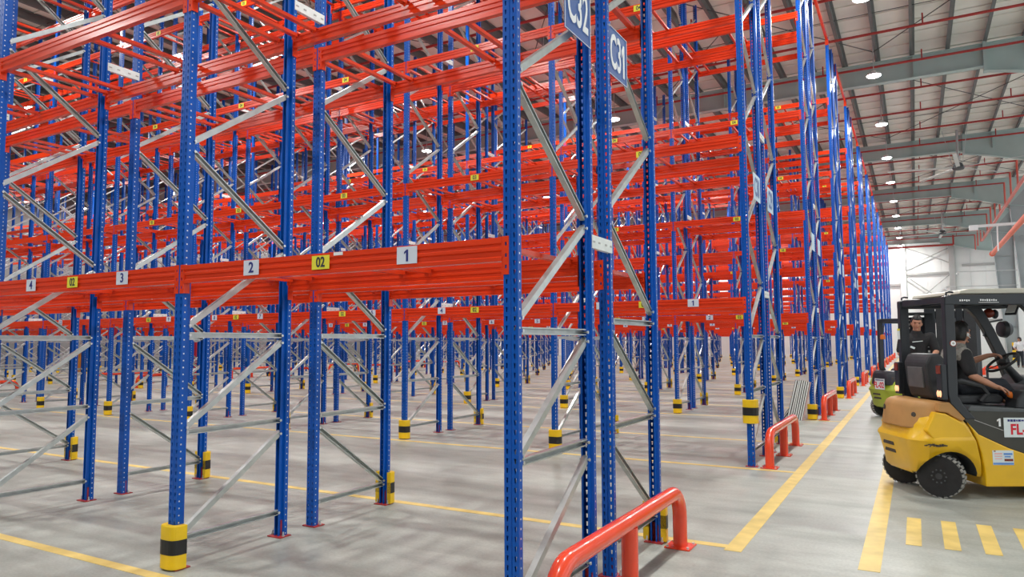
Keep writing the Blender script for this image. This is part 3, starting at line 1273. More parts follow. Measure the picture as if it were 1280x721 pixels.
def hand_nodes(nodes, edges, wi, wrist, h, n, curl, thumb_side):
    """palm, four fingers and a thumb grown from node wi; h: hand direction, n: palm normal, thumb_side: +1/-1 along h x n"""
    h, n = Vector(h).normalized(), Vector(n).normalized()
    s = h.cross(n).normalized()
    n = s.cross(h).normalized()
    W = Vector(wrist)
    p = len(nodes)
    nodes.append((W + h * 0.045, (0.030, 0.017)))
    edges.append((wi, p))
    for k, (off, ln) in enumerate(((0.030, 0.074), (0.010, 0.083), (-0.010, 0.077), (-0.029, 0.060))):
        base = W + h * 0.082 + s * off * thumb_side
        prev = p
        nodes.append((base, 0.0105))
        edges.append((prev, len(nodes) - 1))
        prev = len(nodes) - 1
        a = 0.0
        q = base
        for j, fr in enumerate((0.45, 0.32, 0.23)):
            a += curl * (0.6 if j == 0 else 1.0)
            q = q + (h * math.cos(a) + n * math.sin(a)) * ln * fr
            nodes.append((q, 0.0095 - 0.001 * j))
            edges.append((prev, len(nodes) - 1))
            prev = len(nodes) - 1
    q = W + h * 0.028 + s * 0.030 * thumb_side
    nodes.append((q, 0.014))
    edges.append((p, len(nodes) - 1))
    prev = len(nodes) - 1
    for j in range(2):
        q = q + (h * 0.6 + s * 0.55 * thumb_side * (1 - 0.5 * j) + n * 0.45).normalized() * 0.034
        nodes.append((q, 0.0105 - 0.001 * j))
        edges.append((prev, len(nodes) - 1))
        prev = len(nodes) - 1


def person(root, J, R, shirt_m, yoke=None, vox=0.008, hands=True, shoes=True, cap=None, female=False):
    """J: joints in the root's frame; R: head rotation (x forward, y left)"""
    V = {k: Vector(v) for k, v in J.items() if isinstance(v, (tuple, Vector)) and not k.startswith('h_')}
    hc = V['head']
    nodes, edges = [], []

    def chain(lst, start=None):
        prev = start
        for p, r in lst:
            nodes.append((Vector(p), r))
            if prev is not None:
                edges.append((prev, len(nodes) - 1))
            prev = len(nodes) - 1
        return prev
    e = chain([(V['pelvis'], 0.125), (V['waist'], 0.115), (V['chest'], 0.125), (V['neck'], 0.060), (hc - Vector((0, 0, 0.06)), 0.052)])
    ci = 2
    hd = []
    for s in 'RL':
        wi = chain([(V['sh' + s], 0.060), (V['el' + s] * 0.5 + V['sh' + s] * 0.5, 0.048), (V['el' + s], 0.040), (V['el' + s] * 0.45 + V['wr' + s] * 0.55, 0.036), (V['wr' + s], 0.026)], ci)
        h, n, c, ts = J['h_' + s]
        hand_nodes(nodes, edges, wi, V['wr' + s], h, n, c, ts)
        chain([(V['hip' + s], 0.085), (V['kn' + s] * 0.5 + V['hip' + s] * 0.5, 0.075), (V['kn' + s], 0.055), (V['kn' + s] * 0.5 + V['an' + s] * 0.5, 0.052), (V['an' + s], 0.036), (V['to' + s], 0.035)], 0)
    body = skinned(nodes, edges, 1)
    # head
    b = MB()
    Rm = Euler(R).to_matrix()
    nu, nv = 24, 18
    vs, fs = [], []
    for j in range(nv + 1):
        ph = PI * j / nv
        for i in range(nu):
            th = 2 * PI * i / nu
            x, y, z = math.sin(ph) * math.cos(th), math.sin(ph) * math.sin(th), math.cos(ph)
            jaw = 1 - 0.30 * max(0, -z) ** 1.2
            X, Y, Z = 0.094 * x, 0.074 * y * jaw, 0.118 * z
            if x < 0 and z < -0.2:
                X *= 1 - 0.35 * (-z - 0.2)
            if x > 0.5 and z < -0.3:
                X *= 1.04
            vs.append(hc + Rm @ Vector((X, Y, Z)))
    for j in range(nv):
        for i in range(nu):
            fs.append((j * nu + i, (j + 1) * nu + i, (j + 1) * nu + (i + 1) % nu, j * nu + (i + 1) % nu))
    b.add(vs, fs, 0, True)

    def hp(x, y, z):
        return hc + Rm @ Vector((x, y, z))
    b.ell(hp(0.097, 0, -0.012), (0.017, 0.013, 0.024), 10, 8, rot=R)
    b.ell(hp(0.086, 0, 0.038), (0.014, 0.05, 0.012), 10, 8, rot=R)
    b.ell(hp(0.088, 0, -0.088), (0.014, 0.022, 0.014), 10, 8, rot=R)
    for s in (1, -1):
        b.ell(hp(-0.004, s * 0.076, -0.008), (0.020, 0.010, 0.032), 10, 8, rot=R)
        b.ell(hp(0.070, s * 0.040, -0.022), (0.016, 0.018, 0.018), 10, 8, rot=R)
    head = b.mesh('head', SKIN, recalc=True)
    me = fuse([body, head], vox, SKIN, 'body')
    bo = obj('body', me, root)
    for s in (1, -1):
        c = MB().ell(hp(0.088, s * 0.031, 0.016), (0.006, 0.013, 0.006), 10, 8, rot=R)
        c.ell(hp(0.092, s * 0.032, 0.036), (0.006, 0.019, 0.004), 10, 6, rot=R)
        obj('eye', c.mesh('eye', EYEM), bo)
    obj('mouth', MB().ell(hp(0.094, 0, -0.055), (0.007, 0.024, 0.006), 12, 8, rot=R).mesh('mouth', LIP), bo)
    # hair: shell over crown, back and sides
    hv, hf = [], []
    nu, nv = 32, 20
    for j in range(nv + 1):
        ph = PI * 0.74 * j / nv
        for i in range(nu):
            th = 2 * PI * i / nu
            x, y, z = math.sin(ph) * math.cos(th), math.sin(ph) * math.sin(th), math.cos(ph)
            k = 1.10 + 0.025 * math.sin(9 * th + 5 * ph) + 0.015 * math.sin(23 * th)
            hv.append(hc + Rm @ Vector((0.094 * x * k - 0.004, 0.074 * y * (k + 0.04), 0.118 * z * (k + 0.01) + 0.004)))
    for j in range(nv):
        for i in range(nu):
            th = 2 * PI * (i + 0.5) / nu
            ph = PI * 0.74 * (j + 0.5) / nv
            x, z = math.sin(ph) * math.cos(th), math.cos(ph)
            if x > 0.30 and z < 0.52:
                continue
            if x > 0.02 and z < 0.02:
                continue
            hf.append((j * nu + i, (j + 1) * nu + i, (j + 1) * nu + (i + 1) % nu, j * nu + (i + 1) % nu))
    hm = MB()
    hm.add(hv, hf, 0, True)
    me = hm.mesh('hair', HAIR if cap is None else cap)
    o = bpy.data.objects.new('tmp', me)
    COL.objects.link(o)
    md = o.modifiers.new('s', 'SOLIDIFY')
    md.thickness = 0.016
    md.offset = -1
    me = evaluated(o)
    bpy.data.objects.remove(o)
    obj('hair', me, root)
    # shirt
    nodes, edges = [], []
    chain([(V['waist'] * 0.45 + V['pelvis'] * 0.55, 0.150), (V['waist'], 0.142), (V['chest'], 0.150), (V['neck'] - Vector((0, 0, 0.02)), 0.085)])
    for s in 'RL':
        chain([(V['sh' + s], 0.078), (V['el' + s] * 0.5 + V['sh' + s] * 0.5, 0.070), (V['el' + s] * 0.80 + V['sh' + s] * 0.20, 0.064)], 2)
    sm = fuse([skinned(nodes, edges, 1)], vox, shirt_m, 'shirt')
    if yoke:
        sm.materials.append(yoke)
        zc = V['chest'].z + 0.015
        for p in sm.polygons:
            c = p.center
            if c.z > zc and (c - V['neck']).length < 0.29 and abs(c.y) < 0.25 and c.x < V['neck'].x + 0.05:
                p.material_index = 1
    so = obj('shirt', sm, root)
    b = MB()
    b.lathe([(0.066, -0.03), (0.070, 0.0), (0.064, 0.025), (0.058, 0.02), (0.062, -0.03)], 18, 0, tuple(V['neck']))
    obj('collar', b.mesh('collar', shirt_m), so)
    # trousers
    nodes, edges = [], []
    chain([(V['pelvis'], 0.145), (V['waist'] * 0.4 + V['pelvis'] * 0.6, 0.140)])
    for s in 'RL':
        chain([(V['hip' + s], 0.100), (V['kn' + s] * 0.5 + V['hip' + s] * 0.5, 0.092), (V['kn' + s], 0.075), (V['kn' + s] * 0.5 + V['an' + s] * 0.5, 0.072), (V['an' + s], 0.058)], 0)
    obj('trousers', fuse([skinned(nodes, edges, 1)], vox, JEANS, 'trousers'), root)
    if shoes:
        for s in 'RL':
            a, t = V['an' + s], V['to' + s]
            d = (t - a)
            d.z = 0
            d.normalize()
            me = skinned([(a - d * 0.03 + Vector((0, 0, -0.03)), 0.052), (a + d * 0.07 + Vector((0, 0, -0.045)), 0.045), (a + d * 0.17 + Vector((0, 0, -0.05)), 0.036)], [(0, 1), (1, 2)], 1)
            obj('shoe', fuse([me], vox, SHOE, 'shoe'), root)
    return hp


# ------------------------------------------------------------------ forklifts
FYEL = mat('truck_yellow', (0.80, 0.47, 0.004), 0.35, noise=0.08, nscale=3, coat=0.3)
FLIME = mat('truck_lime', (0.36, 0.46, 0.03), 0.4, noise=0.08, nscale=3, coat=0.2)
FTAN = mat('cover_tan', (0.45, 0.235, 0.075), 0.6, noise=0.10, nscale=5, bump=0.1)
FDARK = mat('truck_charcoal', (0.035, 0.040, 0.045), 0.45, noise=0.12, nscale=6)
FSIDE = mat('truck_dark_olive', (0.040, 0.040, 0.032), 0.5, noise=0.1, nscale=5)
FDECK = mat('truck_deck_grey', (0.085, 0.095, 0.10), 0.5, noise=0.12, nscale=8)
FPOST = mat('guard_post_black', (0.018, 0.022, 0.028), 0.4, noise=0.1, nscale=6)
FCANO = mat('canopy_beige', (0.52, 0.50, 0.42), 0.5, noise=0.06, nscale=4)
RUB = mat('rubber', (0.020, 0.020, 0.021), 0.75, noise=0.2, nscale=20)
RUBD = mat('dusty_tread', (0.30, 0.30, 0.28), 0.85, noise=0.35, nscale=25)
RIMM = mat('wheel_rim_grey', (0.050, 0.052, 0.056), 0.5, noise=0.15, nscale=12)
SCUFF_SHADE = mat('scuffs_and_recess_shade', (0.06, 0.05, 0.04), 0.7, noise=0.5, nscale=30)  # scraped paint, also the painted-in shade of slots and holes
LENR = mat('red_lens', (0.22, 0.03, 0.012), 0.25, noise=0.05)
LENW = mat('lit_lens', (1.0, 0.55, 0.35), 0.3, emit=(1.0, 0.42, 0.20), estr=1.1, noise=0.02)
SEATM = mat('seat_vinyl', (0.030, 0.032, 0.036), 0.55, noise=0.15, nscale=10)
SEATG = mat('seat_grey_pad', (0.11, 0.11, 0.115), 0.6, noise=0.1, nscale=10)
KNOB = mat('orange_knob', (0.80, 0.18, 0.02), 0.35, noise=0.05)
PLTW = mat('plate_white', (0.72, 0.80, 0.82), 0.45, noise=0.03)
INKR = mat('ink_red', (0.68, 0.008, 0.03), 0.5, noise=0.03)
STKB = mat('sticker_blue', (0.12, 0.30, 0.70), 0.5, noise=0.1)
STKP = mat('sticker_pink', (0.80, 0.45, 0.42), 0.5, noise=0.1)


def plan(z, xr, hw, rc, xf):
    pts = [(xf, -hw, z), ((xf + xr + rc) / 2, -hw, z)]
    n = 8
    for k in range(n + 1):
        t = PI / 2 * k / n
        pts.append((xr + rc - rc * math.sin(t), -hw + rc - rc * math.cos(t), z))
    for k in range(n + 1):
        t = PI / 2 * k / n
        pts.append((xr + rc - rc * math.cos(t), hw - rc + rc * math.sin(t), z))
    pts += [((xf + xr + rc) / 2, hw, z), (xf, hw, z)]
    return pts


def wheel(root, x, y, r, wd, steer, side):
    t = obj('wheel', None, root, (x, y, r), (0, 0, steer))
    b = MB()
    h = wd / 2
    b.lathe([(r * 0.60, -h), (r * 0.66, -h), (r * 0.93, -h * 0.96), (r * 0.97, -h * 0.80), (r * 0.97, h * 0.80), (r * 0.93, h * 0.96), (r * 0.66, h), (r * 0.60, h), (r * 0.60, -h)], 36, 0, axis='y')
    o = obj('tyre', b.mesh('tyre', RUB), t)
    b = MB()
    n = 26
    for k in range(n):
        a = 2 * PI * k / n
        for s in (1, -1):
            aa = a + (PI / n if s > 0 else 0)
            R = Matrix.Rotation(-aa, 3, 'Y')
            c = R @ Vector((0, s * h * 0.50, r * 0.975))
            b.box(c, (r * 0.15, h * 0.82, r * 0.055), R)
    obj('tread', b.mesh('tread', RUBD), t)
    b = MB()
    for s in (1, -1):
        b.lathe([(r * 0.62, s * h * 0.80), (r * 0.56, s * h * 0.95), (r * 0.50, s * h * 0.70), (r * 0.40, s * h * 0.66), (r * 0.36, s * h * 0.86), (r * 0.16, s * h * 0.90), (r * 0.14, s * h * 1.02), (0.004, s * h * 1.02)], 28, 0, axis='y')
        for k in range(10):
            a = 2 * PI * k / 10
            b.cyl((r * 0.30 * math.cos(a), s * h * 0.92, r * 0.30 * math.sin(a)), r * 0.04, 0.02, 'y', 6, 1)
    obj('rim', b.mesh('rim', [RIMM, FDECK]), t)
    return t


def wheel_empty_fix(t):
    return t


def forklift(name, loc, rz, label, paint, cover, number, rear_plate, detail):
    root = empty(name, (*loc, 0), rz)
    tag(root, label, 'forklift', 'counterbalance forklifts')
    # counterweight with wheel arches and vent slots
    b = MB()
    rc = 0.23
    xf = 0.315
    secs = [(0.215, -0.205, 0.43, 0.20, 0.368), (0.25, -0.232, 0.45, 0.21, 0.366), (0.38, -0.252, 0.472, rc, 0.350), (0.54, -0.285, 0.492, rc, 0.312), (0.575, -0.300, 0.500, rc, 0.300),
            (0.605, -0.290, 0.496, rc, 0.288), (0.635, -0.258, 0.486, rc, 0.276), (0.72, -0.243, 0.480, rc, 0.238), (0.80, -0.222, 0.465, rc, 0.185), (0.83, -0.20, 0.445, 0.24, 0.16)]
    b.loft([plan(z, xr, hw, r, xq) for z, xr, hw, r, xq in secs])
    me = b.mesh('counterweight', paint)
    # fuse overlapping cutters one at a time
    me = cut(me, MB().cyl((0.055, -0.45, 0.20), 0.272, 0.42, 'y', 32).mesh('k', FDARK))
    me = cut(me, MB().cyl((0.055, 0.45, 0.20), 0.272, 0.42, 'y', 32).mesh('k', FDARK))
    cw = obj('counterweight', me, root)
    for z, xv in ((0.487, -0.276), (0.407, -0.259)):
        obj('vent_slot_shade', MB().box((xv + 0.011, 0.12, z), (0.03, 0.23, 0.046), (0, 0.19, 0)).mesh('vent_slot_shade', SCUFF_SHADE, bevel=0.008), cw)  # raised block, its dark colour stands for shade inside the slot
    # raised hips and rear cover
    for s in (1, -1):
        b = MB()
        y0, y1 = (s * 0.40, s * 0.492) if s > 0 else (s * 0.492, s * 0.40)
        b.prism([(-0.18, 0.68), (-0.085, 0.868), (0.02, 0.852), (0.17, 0.765), (0.205, 0.745), (0.265, 0.65), (0.285, 0.60), (-0.12, 0.60)], 'y', y0, y1)
        obj('hip_panel', b.mesh('hip_panel', paint, bevel=0.012), root)
    b = MB()
    b.loft([plan(z, xr, hw, r, 0.06) for z, xr, hw, r in ((0.685, -0.277, 0.43, 0.26), (0.70, -0.288, 0.44, 0.27), (0.90, -0.255, 0.425, 0.26), (0.945, -0.235, 0.41, 0.25), (0.965, -0.20, 0.38, 0.22))])
    me = b.mesh('rear_cover', cover)
    rcv = obj('rear_cover', me, root)
    for x, y, z, a in ((-0.262, 0.21, 0.865, 0.15), (-0.216, -0.318, 0.825, -0.60)):
        b = MB()
        b.ell((0, 0, 0), (0.008, 0.026, 0.030), 14, 8)
        obj('bolt_hole_shade', b.mesh('bolt_hole_shade', SCUFF_SHADE), rcv, (x, y, z), (0, 0, -a))  # dark dome coloured as the shade within a round recess
    for s in (1, -1):
        b = MB()
        y0, y1 = (s * 0.30, s * 0.485) if s > 0 else (s * 0.485, s * 0.30)
        b.prism([(-0.03, 0.962), (0.065, 0.967), (0.22, 0.80), (0.18, 0.772), (0.03, 0.862), (-0.05, 0.872)], 'y', y0, y1)
        obj('cover_tail', b.mesh('cover_tail', cover, bevel=0.01), rcv)
    # side body
    b = MB()
    b.prism([(0.335, 0.645), (0.45, 0.59), (0.62, 0.51), (0.80, 0.445), (1.0, 0.41), (1.30, 0.40), (1.62, 0.44), (1.62, 0.33), (1.62, 0.30), (1.05, 0.13), (0.380, 0.125), (0.374, 0.30), (0.352, 0.45), (0.318, 0.58), (0.275, 0.68), (0.222, 0.775)], 'y', -0.495, 0.495)
    obj('side_body', b.mesh('side_body', paint, bevel=0.012), root)
    b = MB()
    b.prism([(0.20, 0.79), (0.27, 0.885), (0.9, 0.865), (1.55, 0.86), (1.62, 0.44), (1.30, 0.40), (1.0, 0.41), (0.80, 0.445), (0.62, 0.51), (0.45, 0.59), (0.335, 0.645)], 'y', -0.485, 0.485)
    obj('side_panel', b.mesh('side_panel', FSIDE, bevel=0.008), root)
    b = MB()
    b.prism([(0.24, 0.885), (0.27, 0.93), (0.80, 0.90), (0.95, 0.885), (0.95, 0.862), (0.27, 0.875)], 'y', -0.488, 0.488)
    obj('deck', b.mesh('deck', FDECK, bevel=0.008), root)
    for s in (1, -1):
        b = MB()
        b.bar((0.30, s * 0.4885, 0.79), (0.565, s * 0.4885, 0.69), 0.003, 0.006)
        b.bar((0.56, s * 0.4885, 0.69), (1.05, s * 0.4885, 0.595), 0.003, 0.006)
        obj('trim_line', b.mesh('trim_line', WSTEEL), root)
    # chassis underneath
    b = MB()
    b.box((0.74, 0, 0.42), (1.66, 0.40, 0.36))
    b.box((0.0, 0, 0.22), (0.12, 0.72, 0.10))
    b.box((1.35, 0, 0.28), (0.14, 0.8, 0.14))
    obj('chassis', b.mesh('chassis', FDARK), root)
    # wheels
    for y, s in ((-0.375, -1), (0.345, 1)):
        wheel(root, 0.0, y, 0.216, 0.15, -0.72 if detail else -0.2, s)
        wheel(root, 1.36, y * 1.2, 0.285, 0.19, 0, s)
    # seat
    b = MB()
    b.prism([(0.14, 0.93), (0.74, 0.93), (0.76, 1.0), (0.70, 1.035), (0.22, 1.01), (0.16, 1.0)], 'y', -0.25, 0.25)
    st = obj('seat', b.mesh('seat', SEATM, bevel=0.025), root)
    if detail:
        b = MB()
        b.prism([(0.04, 0.98), (0.0, 1.12), (-0.02, 1.36), (0.02, 1.45), (0.13, 1.46), (0.18, 1.40), (0.17, 1.15), (0.20, 0.98)], 'y', -0.235, 0.235)
        obj('backrest', b.mesh('backrest', SEATM, bevel=0.03), st)
        b = MB()
        b.box((-0.012, 0, 1.20), (0.02, 0.30, 0.22), (0, -0.05, 0))
        obj('back_pad', b.mesh('back_pad', SEATG, bevel=0.006), st)
        for s in (1, -1):
            b = MB()
            b.tube([(0.10, s * 0.28, 1.16), (0.30, s * 0.30, 1.17), (0.50, s * 0.30, 1.12), (0.56, s * 0.29, 1.04), (0.50, s * 0.27, 0.96)], 0.028, 8)
            obj('armrest', b.mesh('armrest', SEATM), st)
    # overhead guard
    gd = obj('overhead_guard', None, root)
    for s in (1, -1):
        y0 = s * 0.455
        b = MB()
        b.prism([(0.060, 2.03), (0.158, 2.03), (0.155, 1.25), (0.150, 1.03), (0.205, 0.93), (0.315, 0.80), (0.215, 0.795), (0.075, 0.955), (0.055, 1.05), (0.055, 1.25)], 'y', y0 - 0.035, y0 + 0.035)
        obj('rear_post', b.mesh('rear_post', FPOST, bevel=0.008), gd)
        b = MB()
        b.prism([(0.78, 1.99), (0.96, 1.99), (1.02, 1.90), (1.11, 1.72), (1.25, 1.40), (1.42, 0.86), (1.30, 0.86), (1.13, 1.40), (0.99, 1.72), (0.91, 1.86), (0.85, 1.93)], 'y', y0 - 0.035, y0 + 0.035)
        obj('front_post', b.mesh('front_post', FPOST, bevel=0.008), gd)
        b = MB()
        b.prism([(0.06, 1.96), (0.06, 2.045), (0.12, 2.062), (1.25, 2.075), (1.45, 2.05), (1.45, 1.97), (1.2, 1.955)], 'y', y0 - 0.04, y0 + 0.04)
        rl = obj('roof_rail', b.mesh('roof_rail', FPOST, bevel=0.01), gd)
        if detail and s < 0:
            b = MB()
            random.seed(3)
            for x0, n in ((0.215, 5), (0.42, 8)):
                for k in range(n):
                    b.box((x0 + 0.022 * k, y0 - 0.042, 2.005 + random.uniform(-0.002, 0.003)), (0.013, 0.002, random.uniform(0.013, 0.022)))
            b.bar((0.40, y0 - 0.042, 1.983), (0.60, y0 - 0.042, 1.983), 0.002, 0.004)
            o = obj('faded_marks', b.mesh('faded_marks', SIGNW), gd)
            o['label'] = 'worn white marks on the roof rail'
        if detail:
            b = MB()
            b.tube([(0.10, y0, 2.06), (0.10, y0, 2.085), (0.13, y0, 2.095), (0.17, y0, 2.09)], 0.010, 6)
            obj('roof_hook', b.mesh('roof_hook', FPOST), gd)
    for x in (0.10, 0.33, 0.56, 0.79, 1.02, 1.25, 1.42):
        b = MB()
        b.box((x, 0, 2.015), (0.05, 0.88, 0.06))
        obj('roof_bar', b.mesh('roof_bar', FPOST), gd)
    if detail:
        b = MB()
        b.prism([(0.22, 2.074), (0.24, 2.105), (0.32, 2.125), (1.30, 2.130), (1.42, 2.10), (1.42, 2.075)], 'y', -0.47, 0.47)
        obj('canopy', b.mesh('canopy', FCANO, bevel=0.008), root)
    # tail lamps on the posts
    for s in ((1, -1) if detail else ()):
        b = MB()
        b.box((0.025, s * 0.435, 1.17), (0.06, 0.10, 0.36))
        tl = obj('lamp_housing', b.mesh('lamp_housing', FPOST, bevel=0.01), root)
        obj('red_lens', MB().box((-0.008, s * 0.435, 1.295), (0.012, 0.075, 0.085)).mesh('red_lens', LENR, bevel=0.004), tl)
        for dy in (-0.022, 0.022):
            b = MB()
            b.ell((-0.008, s * 0.435 + dy, 1.05), (0.010, 0.019, 0.035), 10, 8)
            obj('lit_lens', b.mesh('lit_lens', LENW), tl)
    # dash, steering, levers
    b = MB()
    b.prism([(0.98, 0.86), (1.06, 1.12), (1.18, 1.22), (1.45, 1.18), (1.55, 0.86)], 'y', -0.40, 0.40)
    obj('dashboard', b.mesh('dashboard', FDECK, bevel=0.02), root)
    b = MB()
    b.tube([(1.16, 0.05, 1.10), (0.97, 0.05, 1.33)], [0.055, 0.035], 12)
    sc = obj('steering_column', b.mesh('steering_column', FDARK), root)
    swc, tilt = Vector((0.945, 0.05, 1.355)), -0.62
    Rt = Euler((0, tilt, 0)).to_matrix()
    b = MB()
    n = 32
    ring = [swc + Rt @ Vector((0.165 * math.cos(2 * PI * k / n), 0.165 * math.sin(2 * PI * k / n), 0)) for k in range(n)]
    rings = []
    for k in range(n):
        c0 = ring[k]
        e1 = (c0 - swc).normalized()
        e2 = Rt @ Vector((0, 0, 1))
        rings.append([c0 + 0.015 * (math.cos(2 * PI * i / 8) * e1 + math.sin(2 * PI * i / 8) * e2) for i in range(8)])
    rings.append(rings[0])
    b.loft(rings, caps=False)
    for t in (0.5, 2.6, 4.7):
        b.bar(swc - (Rt @ Vector((0, 0, 0.01))), swc + Rt @ Vector((0.16 * math.cos(t), 0.16 * math.sin(t), 0)), 0.025, 0.012)
    b.ell(swc, (0.045, 0.045, 0.03), 12, 8, rot=(0, tilt, 0))
    obj('steering_wheel', b.mesh('steering_wheel', RUB), sc)
    b = MB()
    b.prism([(0.76, 0.89), (0.78, 0.99), (0.84, 1.07), (0.95, 1.08), (1.0, 1.02), (1.02, 0.88)], 'y', -0.42, -0.22)
    con = obj('lever_console', b.mesh('lever_console', FDARK, bevel=0.02), root)
    if detail:
        b = MB()
        b.tube([(0.80, -0.335, 0.98), (0.765, -0.33, 1.03)], 0.010, 8)
        obj('lever', b.mesh('lever', FDARK), con)
        b = MB()
        b.tube([(0.775, -0.335, 1.0), (0.762, -0.335, 1.02), (0.752, -0.335, 1.055), (0.750, -0.335, 1.065)], [0.012, 0.026, 0.028, 0.012], 12)
        obj('lever_knob', b.mesh('lever_knob', KNOB), con)
        obj('console_tag', MB().box((0.965, -0.424, 1.02), (0.04, 0.003, 0.065)).mesh('console_tag', SIGNW, bevel=0.0), con)
        # beacon, work lamp and hanging card by the far front post
        b = MB()
        b.ell((1.075, 0.45, 1.905), (0.060, 0.055, 0.055), 14, 10)
        o = obj('beacon', b.mesh('beacon', LENR), root)
        b = MB()
        b.ell((1.14, 0.45, 1.895), (0.035, 0.05, 0.055), 12, 8)
        obj('beacon_base', b.mesh('beacon_base', FDARK), o)
        b = MB()
        b.lathe([(0.01, 0.0), (0.09, 0.01), (0.10, 0.06), (0.07, 0.11), (0.02, 0.12)], 18, 0, (1.18, 0.44, 1.72), 'x')
        b.bar((1.05, 0.45, 1.80), (1.22, 0.45, 1.83), 0.02, 0.02)
        b.bar((1.08, 0.45, 1.62), (1.0, 0.45, 1.66), 0.02, 0.03)
        obj('work_lamp', b.mesh('work_lamp', FDARK), root)
        b = MB()
        b.box((0.86, -0.30, 1.925), (0.02, 0.125, 0.15), (0, 0.5, 0.3))
        o = obj('hanging_card', b.mesh('hanging_card', FPOST, bevel=0.006), root)
        b = MB()
        b.box((0.850, -0.305, 1.930), (0.012, 0.095, 0.11), (0, 0.5, 0.3))
        obj('card_face', b.mesh('card_face', SIGNW), o)
    # number plate on the side panel (or rear)
    def number_board(px, py, pz, rot, wd, ht, parent):
        pl = obj('number_board', MB().box((0, 0, 0), (wd, 0.004, ht)).mesh('number_board', PLTW), parent, (px, py, pz), rot)
        pl['label'] = 'white board reading %s in red' % number
        obj('digits', text_mesh(number, ht * 0.74, INKR, 0.0045, 0.86), pl, (-wd * 0.08, -0.003, -ht * 0.12), (PI / 2, 0, 0))
        b = MB()
        random.seed(5)
        x = -wd * 0.42
        while x < wd * 0.42:
            q = random.uniform(0.012, 0.026)
            b.box((x + q / 2, -0.003, ht * 0.36), (q, 0.002, ht * random.uniform(0.07, 0.12)))
            x += q + 0.006
        obj('header_print', b.mesh('header_print', INKB), pl)
        return pl
    if rear_plate:
        number_board(-0.312, -0.04, 0.70, (0, 0, -PI / 2), 0.30, 0.22, root)
    if detail:
        number_board(0.825, -0.490, 0.715, (0, 0, 0), 0.48, 0.195, root)
        obj('numeral', text_mesh('1', 0.115, SIGNW, 0.006), root, (0.545, -0.4865, 0.765), (PI / 2, 0, 0))
        st = obj('safety_sticker', MB().box((0.557, -0.497, 0.415), (0.205, 0.003, 0.145)).mesh('safety_sticker', PLTW), root)
        st['label'] = 'small printed notice in red and blue'
        b = MB()
        for k, (x, z, w_, h_, mi) in enumerate(((0.51, 0.455, 0.075, 0.014, 1), (0.51, 0.43, 0.075, 0.010, 1), (0.51, 0.405, 0.07, 0.010, 1), (0.605, 0.452, 0.085, 0.020, 0), (0.60, 0.425, 0.06, 0.014, 0),
                                                 (0.61, 0.392, 0.085, 0.024, 2), (0.557, 0.356, 0.20, 0.020, 0), (0.475, 0.480, 0.02, 0.010, 2))):
            b.box((x, -0.499, z), (w_, 0.002, h_), None, mi)
        obj('printed_blocks', b.mesh('printed_blocks', [STKB, STKP, LENR]), st)
        b = MB()
        b.cyl((0.125, -0.492, 1.565), 0.034, 0.004, 'y', 20, 0)
        b.cyl((0.125, -0.494, 1.565), 0.026, 0.004, 'y', 20, 1)
        b.cyl((0.125, -0.496, 1.565), 0.012, 0.003, 'y', 12, 2)
        obj('round_sticker', b.mesh('round_sticker', [LENR, SIGNW, WSTEEL]), root)
        b = MB()
        b.box((0.049, 0.455, 1.66), (0.003, 0.055, 0.10), None, 0)
        b.box((0.049, 0.455, 1.72), (0.003, 0.055, 0.025), None, 1)
        obj('post_sticker', b.mesh('post_sticker', [PLTW, LYEL]), root)
        b = MB()
        random.seed(11)
        for k in range(26):
            x = -0.20 + 0.008 * k + random.uniform(-0.004, 0.004)
            b.box((x, -0.5005 + 0.0004 * k * 0, 0.535 + random.uniform(-0.012, 0.010)), (random.uniform(0.01, 0.03), 0.004, random.uniform(0.004, 0.022)))
        o = obj('scuff_marks', b.mesh('scuff_marks', SCUFF_SHADE), cw)
        o['label'] = 'scraped paint above the rear wheel'
    if not detail:
        b = MB()
        b.tube([(0.10, 0.30, 1.99), (0.05, 0.30, 1.72)], 0.012, 6)
        o = obj('beacon_stalk', b.mesh('beacon_stalk', FDARK), root)
        b = MB()
        b.lathe([(0.05, 0.0), (0.055, 0.03), (0.045, 0.09), (0.01, 0.105)], 12, 0, (0.05, 0.30, 1.62))
        obj('orange_beacon', b.mesh('orange_beacon', KNOB), o)
    # mast and forks
    mast = obj('mast', None, root)
    for s in (1, -1):
        b = MB()
        b.prism([(1.68, s * 0.30 - 0.035), (1.82, s * 0.30 - 0.035), (1.82, s * 0.30 + 0.035), (1.68, s * 0.30 + 0.035)], 'z', 0.08, 2.10)
        obj('mast_channel', b.mesh('mast_channel', FPOST, bevel=0.006), mast)
        b = MB()
        b.tube([(1.70, s * 0.20, 0.2), (1.70, s * 0.20, 2.0)], 0.032, 10)
        obj('lift_cylinder', b.mesh('lift_cylinder', FDARK), mast)
        b = MB()
        b.prism([(1.90, 0.06), (1.90, 0.60), (1.94, 0.60), (1.94, 0.10), (2.95, 0.075), (2.95, 0.06)], 'y', s * 0.22 - 0.06, s * 0.22 + 0.06)
        obj('fork', b.mesh('fork', FPOST), mast)
    b = MB()
    for z in (0.25, 1.1, 2.05):
        b.box((1.75, 0, z), (0.06, 0.62, 0.10))
    b.box((1.87, 0, 0.55), (0.05, 0.90, 0.10))
    b.box((1.87, 0, 0.25), (0.05, 0.90, 0.10))
    for k in range(5):
        b.box((1.87, -0.4 + 0.2 * k, 0.8), (0.03, 0.03, 0.5))
    obj('carriage', b.mesh('carriage', FPOST), mast)
    return root


F1 = ((1.875, 8.93), 0.4738)
forklift('forklift', F1[0], F1[1], 'yellow forklift with tan rear cover and driver, board reading FL-04', FYEL, FTAN, 'FL-04', False, True)
